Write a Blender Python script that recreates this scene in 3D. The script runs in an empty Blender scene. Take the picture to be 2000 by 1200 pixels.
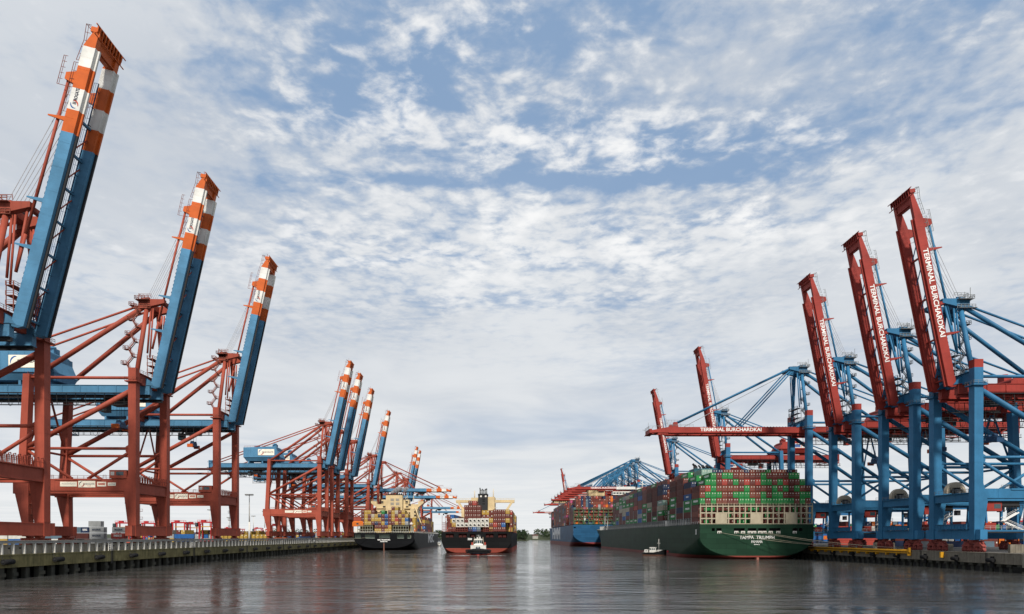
import bpy, math, random
from mathutils import Vector, Matrix
from mathutils.geometry import tessellate_polygon

scene = bpy.context.scene
COL = scene.collection
rnd = random.Random(7)

# ------------------------------------------------------------------ camera
# metres; the water is z = 0, the camera looks along +Y with a rising front (lens shift)
HCAM = 10.2
cam_d = bpy.data.cameras.new('camera')
cam = bpy.data.objects.new('camera', cam_d)
COL.objects.link(cam)
cam.location = (0, 0, HCAM)
cam.rotation_euler = (math.radians(90), 0, 0)
cam_d.sensor_width = 36.0
cam_d.lens = 22.5
cam_d.shift_x = 0.0125
cam_d.shift_y = 0.224
cam_d.clip_start = 0.5
cam_d.clip_end = 30000
scene.camera = cam

# ------------------------------------------------------------------ light
SUN_DIR = Vector((0.14, -1.0, 0.92)).normalized()
sun_el = math.asin(SUN_DIR.z)
sun_rot = math.atan2(SUN_DIR.x, SUN_DIR.y)
sl = bpy.data.lights.new('sun', 'SUN')
sl.energy = 5.0
sl.angle = math.radians(5.0)   # sun behind thin cloud
sl.color = (1.0, 0.94, 0.85)
sun = bpy.data.objects.new('sun', sl)
COL.objects.link(sun)
sun.location = (0, -50, 300)
sun.rotation_euler = SUN_DIR.to_track_quat('Z', 'Y').to_euler()

scene.view_settings.view_transform = 'Standard'
scene.view_settings.look = 'None'
scene.view_settings.exposure = 0.0
scene.view_settings.gamma = 1.0
scene.view_settings.use_curve_mapping = False
scene.render.engine = 'CYCLES'
scene.cycles.max_bounces = 6
scene.cycles.volume_bounces = 1

# ------------------------------------------------------------------ sky
world = bpy.data.worlds.new('World')
scene.world = world
world.use_nodes = True
W = world.node_tree
W.nodes.clear()


def wn(t, **kw):
    n = W.nodes.new(t)
    for k, v in kw.items():
        setattr(n, k, v)
    return n


def wm(op, a, b=None, c=None, clamp=False):
    n = wn('ShaderNodeMath', operation=op)
    n.use_clamp = clamp
    for i, v in enumerate((a, b, c)):
        if v is None:
            continue
        if isinstance(v, (int, float)):
            n.inputs[i].default_value = v
        else:
            W.links.new(v, n.inputs[i])
    return n.outputs[0]


def wmix(f, a, b):
    n = wn('ShaderNodeMix', data_type='RGBA')
    for i, v in ((0, f), (6, a), (7, b)):
        if isinstance(v, (int, float)):
            n.inputs[i].default_value = v
        elif isinstance(v, tuple):
            n.inputs[i].default_value = v if len(v) == 4 else (*v, 1)
        else:
            W.links.new(v, n.inputs[i])
    return n.outputs[2]


def wramp(v, a, b, smooth=True):
    n = wn('ShaderNodeMapRange')
    n.interpolation_type = 'SMOOTHSTEP' if smooth else 'LINEAR'
    W.links.new(v, n.inputs[0])
    n.inputs[1].default_value = a
    n.inputs[2].default_value = b
    return n.outputs[0]


def build_sky():
    tc = wn('ShaderNodeTexCoord')
    sep = wn('ShaderNodeSeparateXYZ')
    W.links.new(tc.outputs['Generated'], sep.inputs[0])
    zc = wm('MAXIMUM', sep.outputs[2], 0.015)
    px = wm('DIVIDE', sep.outputs[0], zc)
    py = wm('DIVIDE', sep.outputs[1], zc)
    comb = wn('ShaderNodeCombineXYZ')
    W.links.new(px, comb.inputs[0])
    W.links.new(py, comb.inputs[1])
    P = comb.outputs[0]                       # where the line of sight meets a flat cloud layer

    def noise(scale, detail, rough, off=(0, 0, 0), sx=1.0, sy=1.0, rot=0.0, dist=0.0, lac=2.0):
        mp = wn('ShaderNodeMapping')
        mp.inputs['Location'].default_value = off
        mp.inputs['Rotation'].default_value = (0, 0, rot)
        mp.inputs['Scale'].default_value = (sx, sy, 1)
        W.links.new(P, mp.inputs[0])
        n = wn('ShaderNodeTexNoise')
        n.noise_dimensions = '2D'
        W.links.new(mp.outputs[0], n.inputs['Vector'])
        n.inputs['Scale'].default_value = scale
        n.inputs['Detail'].default_value = detail
        n.inputs['Roughness'].default_value = rough
        n.inputs['Lacunarity'].default_value = lac
        n.inputs['Distortion'].default_value = dist
        return n.outputs['Fac']

    def blob(cx, cy, rx, ry, rot=0.0):
        """a soft patch of the cloud layer seen around (cx, cy) of the photograph"""
        dz = (1048 - cy) / 1250.0
        x0, y0 = (cx - 975) / 1250.0 / dz, 1.0 / dz
        sx, sy = rx / 1250.0 / dz, ry / 1250.0 / dz / dz
        u = wm('SUBTRACT', px, x0)
        v = wm('SUBTRACT', py, y0)
        if rot:
            c, s = math.cos(rot), math.sin(rot)
            u2 = wm('ADD', wm('MULTIPLY', u, c), wm('MULTIPLY', v, s))
            v2 = wm('SUBTRACT', wm('MULTIPLY', v, c), wm('MULTIPLY', u, s))
            u, v = u2, v2
        u = wm('DIVIDE', u, sx)
        v = wm('DIVIDE', v, sy)
        d = wm('ADD', wm('MULTIPLY', u, u), wm('MULTIPLY', v, v))
        return wm('EXPONENT', wm('MULTIPLY', d, -1.0))

    def total(*terms):
        s = None
        for amp, b in terms:
            t = wm('MULTIPLY', b, amp)
            s = t if s is None else wm('ADD', s, t)
        return s

    # thin milky veil and where it opens
    veil_shape = total(
        (0.34, blob(120, 330, 420, 420)), (0.30, blob(1900, 420, 380, 300)),
        (0.20, blob(1500, 560, 600, 160)), (0.30, blob(300, 40, 320, 160)),
        (0.30, blob(1450, 110, 300, 120)), (0.30, blob(700, 760, 600, 140)),
        (-0.22, blob(860, 130, 300, 120)), (-0.20, blob(560, 90, 200, 90)), (-0.2, blob(640, 180, 220, 50)),
        (-0.50, blob(960, 352, 480, 22)), (-0.38, blob(1440, 300, 280, 50)), (-0.25, blob(1300, 350, 300, 26)),
        (-0.30, blob(1080, 590, 340, 20)), (-0.26, blob(930, 505, 260, 22)),
        (-0.30, blob(1060, 835, 260, 36)), (-0.30, blob(1720, 230, 300, 90)), (-0.2, blob(1760, 70, 280, 90)),
        (-0.30, blob(1330, 720, 260, 40)), (-0.22, blob(1180, 60, 240, 60)),
        (-0.22, blob(480, 440, 180, 60)), (-0.16, blob(1500, 430, 300, 30)))
    fade = wramp(sep.outputs[2], 0.08, 0.40)
    n_big = noise(0.9, 4, 0.5, (3.1, 1.7, 0), 1.0, 0.85, 0.2, 0.3)
    n_streak = noise(3.2, 7, 0.62, (0.3, 5.2, 0), 0.75, 1.25, 0.25, 0.5)
    # altocumulus cells: rounded puffs in drifting streets
    cell_shape = total(
        (0.30, blob(1200, 262, 440, 60, 0.05)), (0.26, blob(640, 245, 230, 45)),
        (0.22, blob(840, 290, 220, 60)), (0.30, blob(1050, 470, 700, 80)), (0.22, blob(1650, 470, 380, 90)),
        (0.24, blob(860, 575, 460, 60)), (-0.26, blob(950, 352, 460, 20)), (0.14, blob(480, 500, 340, 100)),
        (-0.20, blob(1700, 180, 420, 150)), (-0.24, blob(150, 250, 300, 300)), (0.12, blob(1850, 110, 160, 60)),
        (0.10, blob(760, 120, 300, 90)))
    n_warp = noise(6.0, 3, 0.55, (4.0, 0.0, 0))
    warp = wn('ShaderNodeVectorMath', operation='ADD')
    cw = wn('ShaderNodeCombineXYZ')
    W.links.new(wm('MULTIPLY', n_warp, 0.16), cw.inputs[0])
    W.links.new(wm('MULTIPLY', noise(6.5, 3, 0.55, (9.0, 3.0, 0)), 0.16), cw.inputs[1])
    W.links.new(P, warp.inputs[0])
    W.links.new(cw.outputs[0], warp.inputs[1])
    vo = wn('ShaderNodeTexVoronoi', feature='SMOOTH_F1')
    vo.voronoi_dimensions = '2D'
    vo.inputs['Scale'].default_value = 11.0
    vo.inputs['Smoothness'].default_value = 0.6
    vo.inputs['Detail'].default_value = 1.5
    W.links.new(warp.outputs[0], vo.inputs['Vector'])
    puff = wm('SUBTRACT', 1.0, wm('MULTIPLY', vo.outputs['Distance'], 1.25))
    n_cell2 = noise(2.6, 6, 0.6, (7.7, 2.1, 0), 1.0, 0.8, 0.2, 0.6)
    n_fine = noise(22.0, 6, 0.65, (2.0, 9.0, 0), 1.0, 0.9, 0.3, 0.3)
    fb = noise(5.0, 10, 0.64, (1.7, 6.3, 0), 0.9, 1.0, 0.25, 0.25)
    fb2 = noise(13.0, 8, 0.6, (5.1, 0.7, 0), 0.9, 1.0, 0.25, 0.2)
    tex = wm('ADD', wm('ADD', wm('MULTIPLY', wm('SUBTRACT', fb, 0.5), 1.5), wm('MULTIPLY', wm('SUBTRACT', puff, 0.55), 0.42)), wm('MULTIPLY', wm('SUBTRACT', fb2, 0.5), 1.15))
    smooth_ = wm('SUBTRACT', 1.05, total((0.55, blob(120, 300, 380, 330)), (0.25, blob(1750, 190, 420, 200)), (0.4, blob(1450, 120, 300, 110)), (0.45, blob(1900, 420, 300, 200)), (0.3, blob(380, 400, 260, 160))), clamp=True)
    texf = wm('MULTIPLY', wm('MULTIPLY', tex, smooth_), wramp(sep.outputs[2], 0.17, 0.43))
    veil = wm('ADD', wm('ADD', texf, wm('MULTIPLY', wm('SUBTRACT', n_big, 0.5), 0.7)), wm('ADD', wm('MULTIPLY', veil_shape, 0.95), wm('SUBTRACT', 0.80, wm('MULTIPLY', wramp(sep.outputs[2], 0.42, 0.66), 0.10))))
    veil = wm('ADD', wm('MULTIPLY', wramp(veil, 0.08, 1.06), 0.78), 0.22)
    cells = wm('ADD', wm('ADD', tex, wm('MULTIPLY', wm('SUBTRACT', n_cell2, 0.5), 0.7)), wm('ADD', cell_shape, 0.10))
    cells = wm('MULTIPLY', wramp(cells, -0.02, 0.78), wm('ADD', wm('MULTIPLY', smooth_, 0.9), 0.15))

    skyt = wn('ShaderNodeTexSky', sky_type='NISHITA')
    skyt.sun_disc = False
    skyt.sun_elevation = sun_el
    skyt.sun_rotation = sun_rot
    skyt.air_density = 1.0
    skyt.dust_density = 1.2
    skyt.ozone_density = 1.6
    K = 0.10                                   # background strength; cloud radiances below are divided by it
    blue = wmix(0.85, skyt.outputs[0], (0.165 / K, 0.325 / K, 0.575 / K))
    veil_col = wmix(wramp(n_big, 0.3, 0.7), (0.60 / K, 0.64 / K, 0.695 / K), (0.77 / K, 0.795 / K, 0.82 / K))
    low = wramp(sep.outputs[2], 0.45, 0.03)
    veil_col = wmix(wm('MULTIPLY', low, 0.7), veil_col, (0.81 / K, 0.825 / K, 0.835 / K))
    c1 = wmix(wm('MULTIPLY', veil, 0.95), blue, veil_col)
    cell_col = wmix(wramp(n_cell2, 0.35, 0.65), (0.80 / K, 0.815 / K, 0.835 / K), (0.97 / K, 0.97 / K, 0.97 / K))
    cfac = wm('MULTIPLY', cells, wramp(sep.outputs[2], 0.24, 0.44))
    c2 = wmix(wm('MULTIPLY', cfac, 0.88), c1, cell_col)
    # pale band of distant overcast above the horizon
    n_low = noise(0.22, 3, 0.5, (0.0, 0.0, 0), 0.35, 1.0)
    hz = wramp(sep.outputs[2], 0.20, 0.02)
    hz_col = wmix(wramp(n_low, 0.3, 0.7), (0.80 / K, 0.825 / K, 0.835 / K), (0.88 / K, 0.89 / K, 0.89 / K))
    c3 = wmix(wm('MULTIPLY', hz, 0.85), c2, hz_col)
    bg = wn('ShaderNodeBackground')
    bg.inputs['Strength'].default_value = K
    W.links.new(c3, bg.inputs['Color'])
    out = wn('ShaderNodeOutputWorld')
    W.links.new(bg.outputs[0], out.inputs[0])


build_sky()

# ------------------------------------------------------------------ materials
MATS = {}


def mat(name, col, rough=0.62, wear=0.0, metal=0.0, streak=0.0, dirt=(0.08, 0.05, 0.035), scale=0.25, spec=0.2, vary=0.16):
    """painted or bare surface: tone noise, run-off streaks and patches of wear in the thing's own coordinates"""
    if name in MATS:
        return MATS[name]
    col = tuple(q * 0.84 for q in col)
    dirt = tuple(q * 0.84 for q in dirt)
    m = bpy.data.materials.new(name)
    m.use_nodes = True
    T = m.node_tree
    bsdf = T.nodes['Principled BSDF']
    bsdf.inputs['Roughness'].default_value = rough
    bsdf.inputs['Metallic'].default_value = metal
    bsdf.inputs['Specular IOR Level'].default_value = spec
    N, L = T.nodes, T.links
    tc = N.new('ShaderNodeTexCoord')
    n1 = N.new('ShaderNodeTexNoise')
    n1.inputs['Scale'].default_value = scale
    n1.inputs['Detail'].default_value = 6
    n1.inputs['Roughness'].default_value = 0.6
    L.new(tc.outputs['Object'], n1.inputs['Vector'])
    hsv = N.new('ShaderNodeHueSaturation')
    hsv.inputs['Color'].default_value = (*col, 1)
    mr = N.new('ShaderNodeMapRange')
    mr.inputs[1].default_value = 0.3
    mr.inputs[2].default_value = 0.7
    mr.inputs[3].default_value = 1 - vary
    mr.inputs[4].default_value = 1 + vary
    L.new(n1.outputs[0], mr.inputs[0])
    L.new(mr.outputs[0], hsv.inputs['Value'])
    c = hsv.outputs[0]
    if wear > 0 or streak > 0:
        mp = N.new('ShaderNodeMapping')
        mp.inputs['Scale'].default_value = (1.6, 1.6, 0.09)
        L.new(tc.outputs['Object'], mp.inputs[0])
        n2 = N.new('ShaderNodeTexNoise')
        n2.inputs['Scale'].default_value = 1.0
        n2.inputs['Detail'].default_value = 8
        n2.inputs['Roughness'].default_value = 0.65
        L.new(mp.outputs[0], n2.inputs['Vector'])
        a = N.new('ShaderNodeMapRange')
        a.inputs[1].default_value = 0.52
        a.inputs[2].default_value = 0.75
        a.inputs[3].default_value = 0.0
        a.inputs[4].default_value = streak
        L.new(n2.outputs[0], a.inputs[0])
        n3 = N.new('ShaderNodeTexNoise')
        n3.inputs['Scale'].default_value = 0.9
        n3.inputs['Detail'].default_value = 9
        n3.inputs['Roughness'].default_value = 0.7
        L.new(tc.outputs['Object'], n3.inputs['Vector'])
        b = N.new('ShaderNodeMapRange')
        b.inputs[1].default_value = 0.56
        b.inputs[2].default_value = 0.72
        b.inputs[3].default_value = 0.0
        b.inputs[4].default_value = wear
        L.new(n3.outputs[0], b.inputs[0])
        ad = N.new('ShaderNodeMath')
        ad.operation = 'MAXIMUM'
        L.new(a.outputs[0], ad.inputs[0])
        L.new(b.outputs[0], ad.inputs[1])
        mx = N.new('ShaderNodeMix')
        mx.data_type = 'RGBA'
        L.new(ad.outputs[0], mx.inputs[0])
        L.new(c, mx.inputs[6])
        mx.inputs[7].default_value = (*dirt, 1)
        c = mx.outputs[2]
        rr = N.new('ShaderNodeMapRange')
        rr.inputs[3].default_value = rough
        rr.inputs[4].default_value = min(1, rough + 0.3)
        L.new(ad.outputs[0], rr.inputs[0])
        L.new(rr.outputs[0], bsdf.inputs['Roughness'])
    L.new(c, bsdf.inputs['Base Color'])
    MATS[name] = m
    return m


RED = mat('crane_red', (0.345, 0.072, 0.043), 0.6, 0.35, streak=0.50, vary=0.24, scale=0.12, dirt=(0.17, 0.042, 0.03))
REDDK = mat('crane_red_rails', (0.24, 0.075, 0.05), 0.7)
STAIRG = mat('stair_grey', (0.10, 0.12, 0.14), 0.7)
BLUE = mat('boom_blue', (0.075, 0.21, 0.345), 0.55, 0.25, streak=0.42, vary=0.24, scale=0.12, dirt=(0.045, 0.115, 0.18))
ORANGE = mat('boom_orange', (0.56, 0.115, 0.022), 0.5, 0.15, streak=0.2, dirt=(0.30, 0.07, 0.03))
WHITE = mat('white_paint', (0.70, 0.69, 0.65), 0.5, 0.12, streak=0.25, dirt=(0.38, 0.34, 0.28))
RBLUE = mat('tower_blue', (0.032, 0.155, 0.295), 0.55, 0.28, streak=0.42, vary=0.24, scale=0.12, dirt=(0.018, 0.078, 0.15))
RRED = mat('boom_red', (0.30, 0.038, 0.028), 0.55, 0.3, streak=0.45, vary=0.24, scale=0.12, dirt=(0.13, 0.03, 0.025))
RBOGIE = mat('bogie_red', (0.25, 0.055, 0.045), 0.6, 0.4, dirt=(0.05, 0.025, 0.02))
DARK = mat('dark_steel', (0.028, 0.028, 0.030), 0.55, 0.2)
GREYS = mat('grey_steel', (0.22, 0.23, 0.23), 0.55, 0.2)
GALV = mat('galvanised', (0.42, 0.42, 0.40), 0.5)
ROPE = mat('steel_rope', (0.48, 0.48, 0.50), 0.5)
BLACK = mat('black_rubber', (0.012, 0.012, 0.013), 0.75)
GLASS = mat('cabin_glass', (0.03, 0.06, 0.07), 0.08, spec=0.8)
DNAVY = mat('spreader_blue', (0.02, 0.06, 0.13), 0.5, 0.2)
YELLOW = mat('safety_yellow', (0.55, 0.27, 0.015), 0.5, 0.25, streak=0.2, dirt=(0.2, 0.1, 0.03))
BEIGE = mat('reel_hood_beige', (0.42, 0.36, 0.27), 0.6, 0.25, streak=0.3, dirt=(0.18, 0.14, 0.1))
CREAM = mat('ship_cream', (0.62, 0.49, 0.28), 0.5, 0.16, streak=0.30, dirt=(0.40, 0.20, 0.08))
LETTER = mat('white_lettering', (0.80, 0.79, 0.76), 0.5)
DLETTER = mat('dark_lettering', (0.035, 0.045, 0.07), 0.5)
RLETTER = mat('red_lettering', (0.45, 0.05, 0.02), 0.5)
LOGOBLUE = mat('logo_blue', (0.04, 0.13, 0.34), 0.5)
SIGNW = mat('sign_board_white', (0.88, 0.82, 0.68), 0.5, 0.1)
LBLUE = mat('sign_blue', (0.06, 0.13, 0.33), 0.5)


# ------------------------------------------------------------------ mesh helper
class MB:
    """collects faces and links them as ONE mesh"""

    def __init__(self):
        self.v, self.f, self.m, self.s, self.mats = [], [], [], [], []

    def mi(self, m):
        if m not in self.mats:
            self.mats.append(m)
        return self.mats.index(m)

    def face(self, pts, m, smooth=False):
        b = len(self.v)
        self.v += [tuple(p) for p in pts]
        self.f.append(tuple(range(b, b + len(pts))))
        self.m.append(self.mi(m))
        self.s.append(smooth)

    def hexa(self, p, m):
        b = len(self.v)
        self.v += [tuple(q) for q in p]
        k = self.mi(m)
        for q in ((0, 3, 2, 1), (4, 5, 6, 7), (0, 1, 5, 4), (1, 2, 6, 5), (2, 3, 7, 6), (3, 0, 4, 7)):
            self.f.append(tuple(b + i for i in q))
            self.m.append(k)
            self.s.append(False)

    def box(self, x0, x1, y0, y1, z0, z1, m):
        self.hexa([(x0, y0, z0), (x1, y0, z0), (x1, y1, z0), (x0, y1, z0), (x0, y0, z1), (x1, y0, z1), (x1, y1, z1), (x0, y1, z1)], m)

    def prism(self, quad0, quad1, m):
        self.hexa(list(quad0) + list(quad1), m)

    def beam(self, p0, p1, w, h, m, up=(0, 0, 1), w1=None, h1=None):
        p0, p1 = Vector(p0), Vector(p1)
        d = (p1 - p0).normalized()
        u = Vector(up)
        if abs(d.dot(u)) > 0.98:
            u = Vector((1, 0, 0))
        s = d.cross(u).normalized()
        t = s.cross(d)
        w1 = w if w1 is None else w1
        h1 = h if h1 is None else h1
        A = [p0 + s * a * w / 2 + t * b * h / 2 for a, b in ((-1, -1), (1, -1), (1, 1), (-1, 1))]
        B = [p1 + s * a * w1 / 2 + t * b * h1 / 2 for a, b in ((-1, -1), (1, -1), (1, 1), (-1, 1))]
        self.hexa(A + B, m)

    def tube(self, p0, p1, r, m, n=10, r1=None, cap=True):
        p0, p1 = Vector(p0), Vector(p1)
        r1 = r if r1 is None else r1
        d = (p1 - p0).normalized()
        u = Vector((0, 0, 1)) if abs(d.z) < 0.95 else Vector((1, 0, 0))
        s = d.cross(u).normalized()
        t = s.cross(d)
        b = len(self.v)
        k = self.mi(m)
        for p, rr in ((p0, r), (p1, r1)):
            for i in range(n):
                a = 2 * math.pi * i / n
                self.v.append(tuple(p + s * math.cos(a) * rr + t * math.sin(a) * rr))
        for i in range(n):
            j = (i + 1) % n
            self.f.append((b + i, b + j, b + n + j, b + n + i))
            self.m.append(k)
            self.s.append(n > 5)
        if cap:
            self.f.append(tuple(b + i for i in reversed(range(n))))
            self.f.append(tuple(b + n + i for i in range(n)))
            self.m += [k, k]
            self.s += [False, False]

    def path(self, pts, r, m, n=5):
        for a, b in zip(pts, pts[1:]):
            self.tube(a, b, r, m, n, cap=False)

    def rail(self, pts, m, h=1.1, step=2.2, r=0.045, mid=True):
        """handrail along a line of points"""
        for a, b in zip(pts, pts[1:]):
            a, b = Vector(a), Vector(b)
            L = (b - a).length
            k = max(1, int(L / step))
            for i in range(k + 1):
                p = a + (b - a) * i / k
                self.beam(p, p + Vector((0, 0, h)), r * 1.6, r * 1.6, m)
            up = Vector((0, 0, h))
            self.beam(a + up, b + up, r * 1.8, r * 1.8, m)
            if mid:
                self.beam(a + up * 0.55, b + up * 0.55, r * 1.4, r * 1.4, m)

    def mesh(self, name):
        me = bpy.data.meshes.new(name)
        me.from_pydata(self.v, [], self.f)
        for m in self.mats:
            me.materials.append(m)
        me.polygons.foreach_set('material_index', self.m)
        me.polygons.foreach_set('use_smooth', self.s)
        me.update()
        return me


def obj(name, me, parent=None, loc=(0, 0, 0), rot=(0, 0, 0)):
    if isinstance(me, MB):
        me = me.mesh(name)
    o = bpy.data.objects.new(name, me)
    COL.objects.link(o)
    o.parent = parent
    o.location = loc
    o.rotation_euler = rot
    return o


def tag(o, label=None, cat=None, group=None, kind=None):
    for k, v in (('label', label), ('category', cat), ('group', group), ('kind', kind)):
        if v:
            o[k] = v
    return o


def thing(name, label, cat, loc=(0, 0, 0), rz=0.0, group=None):
    return tag(obj(name, None, None, loc, (0, 0, rz)), label, cat, group)


MESH = {}


def cached(key, fn, name):
    if key not in MESH:
        mb = MB()
        fn(mb)
        MESH[key] = mb.mesh(name)
    return MESH[key]


def text_mesh(body, size, m, bold=0.012, align='CENTER', width=None, depth=0.015):
    key = ('text', body, size, m.name, align, width, bold)
    if key in MESH:
        return MESH[key]
    cu = bpy.data.curves.new('lettering', 'FONT')
    cu.body = body
    cu.size = size
    cu.align_x = align
    cu.align_y = 'CENTER'
    cu.offset = bold * size
    cu.extrude = depth
    cu.resolution_u = 3
    o = bpy.data.objects.new('lettering', cu)
    COL.objects.link(o)
    dg = bpy.context.evaluated_depsgraph_get()
    me = bpy.data.meshes.new_from_object(o.evaluated_get(dg))
    bpy.data.objects.remove(o)
    bpy.data.curves.remove(cu)
    me.materials.clear()
    me.materials.append(m)
    if width:
        xs = [v.co.x for v in me.vertices]
        w = max(xs) - min(xs)
        c = (max(xs) + min(xs)) / 2 if align == 'CENTER' else min(xs)
        for v in me.vertices:
            v.co.x = (v.co.x - c) * width / w
    me.name = 'lettering'
    MESH[key] = me
    return me


FACE_S = (math.pi / 2, 0, 0)                 # readable from -Y
FACE_N = (math.pi / 2, 0, math.pi)           # readable from +Y
FACE_E = (math.pi / 2, 0, math.pi / 2)       # readable from +X
FACE_W = (math.pi / 2, 0, -math.pi / 2)      # readable from -X


def face_rot(c):
    return FACE_S if c < 0 else FACE_N


def swoosh(mb, cx, cz, r, y0, mats):
    """two crescents forming an open ring, in the plane y = 0"""
    for (a0, a1, m) in ((75, 215, mats[0]), (255, 395, mats[1])):
        n = 12
        for i in range(n):
            t0, t1 = i / n, (i + 1) / n
            q = []
            for t in (t0, t1):
                a = math.radians(a0 + (a1 - a0) * t)
                w = 0.30 * r * math.sin(math.pi * min(1, t * 0.9 + 0.1)) + 0.01
                q.append((a, w))
            (aa, wa), (ab, wb) = q
            P = [(cx + (r - wa) * math.cos(aa), cz + (r - wa) * math.sin(aa)), (cx + r * math.cos(aa), cz + r * math.sin(aa)),
                 (cx + r * math.cos(ab), cz + r * math.sin(ab)), (cx + (r - wb) * math.cos(ab), cz + (r - wb) * math.sin(ab))]
            mb.hexa([(x, z, y0) for x, z in P] + [(x, z, y0 + 0.02) for x, z in P], m)

# ------------------------------------------------------------------ ship-to-shore cranes
# crane frame: +x towards the water, y along the quay, z up from the quay surface
EU = dict(key='eu', half=10.0, gauge=35.0, s0=4.0, s1=7.6, pb=17.7, pt=22.6, st=32.6, dg=52.4, g1=54.6, top=58.9, ax=82.4,
          L=72.3, back=78.0, frame=RED, boom=BLUE, house=BLUE, cap=None, bt=0.80, rails=REDDK, bogie=RED, wu=2.5)
CA = dict(key='ca', half=9.2, gauge=35.0, s0=3.9, s1=7.2, pb=15.6, pt=19.5, st=29.2, dg=51.0, g1=52.9, top=59.2, ax=78.6,
          L=62.0, back=70.0, frame=RBLUE, boom=RRED, house=RRED, cap=RRED, bt=0.66, rails=GREYS, bogie=RBOGIE, wu=2.75)
CD = dict(key='cd', half=9.2, gauge=35.0, s0=3.9, s1=7.4, pb=16.4, pt=20.6, st=31.0, dg=55.4, g1=57.6, top=64.6, ax=85.4,
          L=70.8, back=74.0, frame=RBLUE, boom=RRED, house=RRED, cap=RRED, bt=0.70, rails=GREYS, bogie=RBOGIE, wu=2.75)


def crane(P, pos, rz, lean, label, group, c, trolley_u=-14.0, detail=2, bands=None, text=True, hang=8.0):
    """lean: degrees from the vertical of the raised boom, or None for a lowered boom; c: side (+-1) that faces the camera"""
    K = P['key']
    F, B = P['frame'], P['boom']
    h, g, wu = P['half'], P['gauge'], P['wu']
    s0, s1, pb, pt, st, dg, g1, top, ax = (P[k] for k in ('s0', 's1', 'pb', 'pt', 'st', 'dg', 'g1', 'top', 'ax'))
    L = P['L']
    root = thing('quay_crane', label, 'quay crane', pos, rz, group)
    pre = K + str(c)

    def put(name, key, fn, loc=(0, 0, 0), rot=(0, 0, 0), parent=root):
        return obj(name, cached((pre, key), fn, name), parent, loc, rot)

    # legs -----------------------------------------------------------
    def wleg(mb):
        w, v = wu / 2, 1.2
        mb.box(-w - 0.1, w, -v, v, s0 - 0.2, s1, F)
        mb.prism([(-w - 0.1, -v, s1), (w, -v, s1), (w, v, s1), (-w - 0.1, v, s1)],
                 [(-w - 1.35, -v, pb), (w, -v, pb), (w, v, pb), (-w - 1.35, v, pb)], F)
        mb.prism([(-w - 1.35, -v, pb), (w, -v, pb), (w, v, pb), (-w - 1.35, v, pb)],
                 [(-w - 0.5, -v, pt), (w, -v, pt), (w, v, pt), (-w - 0.5, v, pt)], F)
        mb.prism([(-w - 0.5, -v, pt), (w, -v, pt), (w, v, pt), (-w - 0.5, v, pt)],
                 [(-w, -v, pt + 1.6), (w, -v, pt + 1.6), (w, v, pt + 1.6), (-w, v, pt + 1.6)], F)
        e = top - (2.5 if P['cap'] else 0)
        mb.box(-w, w, -v, v, pt + 1.6, e, F)
        mb.box(-w - 0.06, w + 0.06, -v - 0.06, v + 0.06, s1 - 0.12, s1 + 0.12, F)
        for z in (pt + 8, pt + 17, pt + 26):
            mb.box(-w - 0.025, w + 0.025, -v - 0.025, v + 0.025, z, z + 0.10, F)
        # gusset at the strut
        mb.prism([(-w - 1.3, -0.35, st - 1.0), (-w, -0.35, st - 2.6), (-w, 0.35, st - 2.6), (-w - 1.3, 0.35, st - 1.0)],
                 [(-w - 1.3, -0.35, st + 0.6), (-w, -0.35, st + 1.4), (-w, 0.35, st + 1.4), (-w - 1.3, 0.35, st + 0.6)], F)

    def lleg(mb):
        w, v = 1.05, 1.2
        x = lambda z: -0.9 + 1.9 * (z - pb) / (g1 - pb)
        mb.box(-w + 0.6, w + 0.6, -v, v, s0 - 0.2, s1, F)
        mb.prism([(-w + 0.6, -v, s1), (w + 0.6, -v, s1), (w + 0.6, v, s1), (-w + 0.6, v, s1)],
                 [(-w - 1.7, -v, pb), (w + 0.5, -v, pb), (w + 0.5, v, pb), (-w - 1.7, v, pb)], F)
        mb.box(-w - 2.3, w + 0.6, -v - 0.05, v + 0.05, pb, pt, F)
        mb.prism([(-w - 0.9, -v, pt), (w - 0.5, -v, pt), (w - 0.5, v, pt), (-w - 0.9, v, pt)],
                 [(-w + 0.9, -v, g1 + 2.2), (w + 0.9, -v, g1 + 2.2), (w + 0.9, v, g1 + 2.2), (-w + 0.9, v, g1 + 2.2)], F)

    def cap(mb):
        w = wu / 2
        mb.box(-w, w, -1.2, 1.2, top - 2.5, top, P['cap'])

    def collar(mb):
        z = g1 - 1.4 if P['cap'] else g1
        w = wu / 2
        mb.box(-w - 0.8, w + 0.7, -1.9, 1.9, z - 0.35, z, F)
        mb.rail([(-w - 0.8, -1.9, z), (w + 0.7, -1.9, z), (w + 0.7, 1.9, z), (-w - 0.8, 1.9, z), (-w - 0.8, -1.9, z)], P['rails'], 1.1, 1.2, 0.04)

    for v in (-h, h):
        lg = put('leg', 'wleg', wleg, (0, v, 0))
        put('leg', 'lleg', lleg, (-g, v, 0))
        if P['cap']:
            put('leg_cap', 'cap', cap, parent=lg)
        put('leg_platform', 'collar', collar, parent=lg)

    # ladder tower on a landside leg, small platforms up the waterside far leg
    def leg_ladder(mb):
        z = s1
        k = 0
        while z < pt - 3:
            mb.box(-0.9, 0.9, -0.6, 0.6, z, z + 0.15, P['rails'])
            mb.rail([(-0.9, -0.6, z + 0.15), (-0.9, 0.6, z + 0.15), (0.9, 0.6, z + 0.15)], P['rails'], 1.0, 1.0, 0.05)
            mb.beam((-0.5, 0, z), (-0.5, 0, z + 3.4), 0.08, 0.08, P['rails'])
            mb.beam((0.1, 0, z), (0.1, 0, z + 3.4), 0.08, 0.08, P['rails'])
            z += 3.4
    if detail > 0:
        for u, v in ((-2.2, -c * h), (-g + 2.3, c * h)):
            put('ladder', 'leg_ladder', leg_ladder, (u, v, 0))

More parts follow.
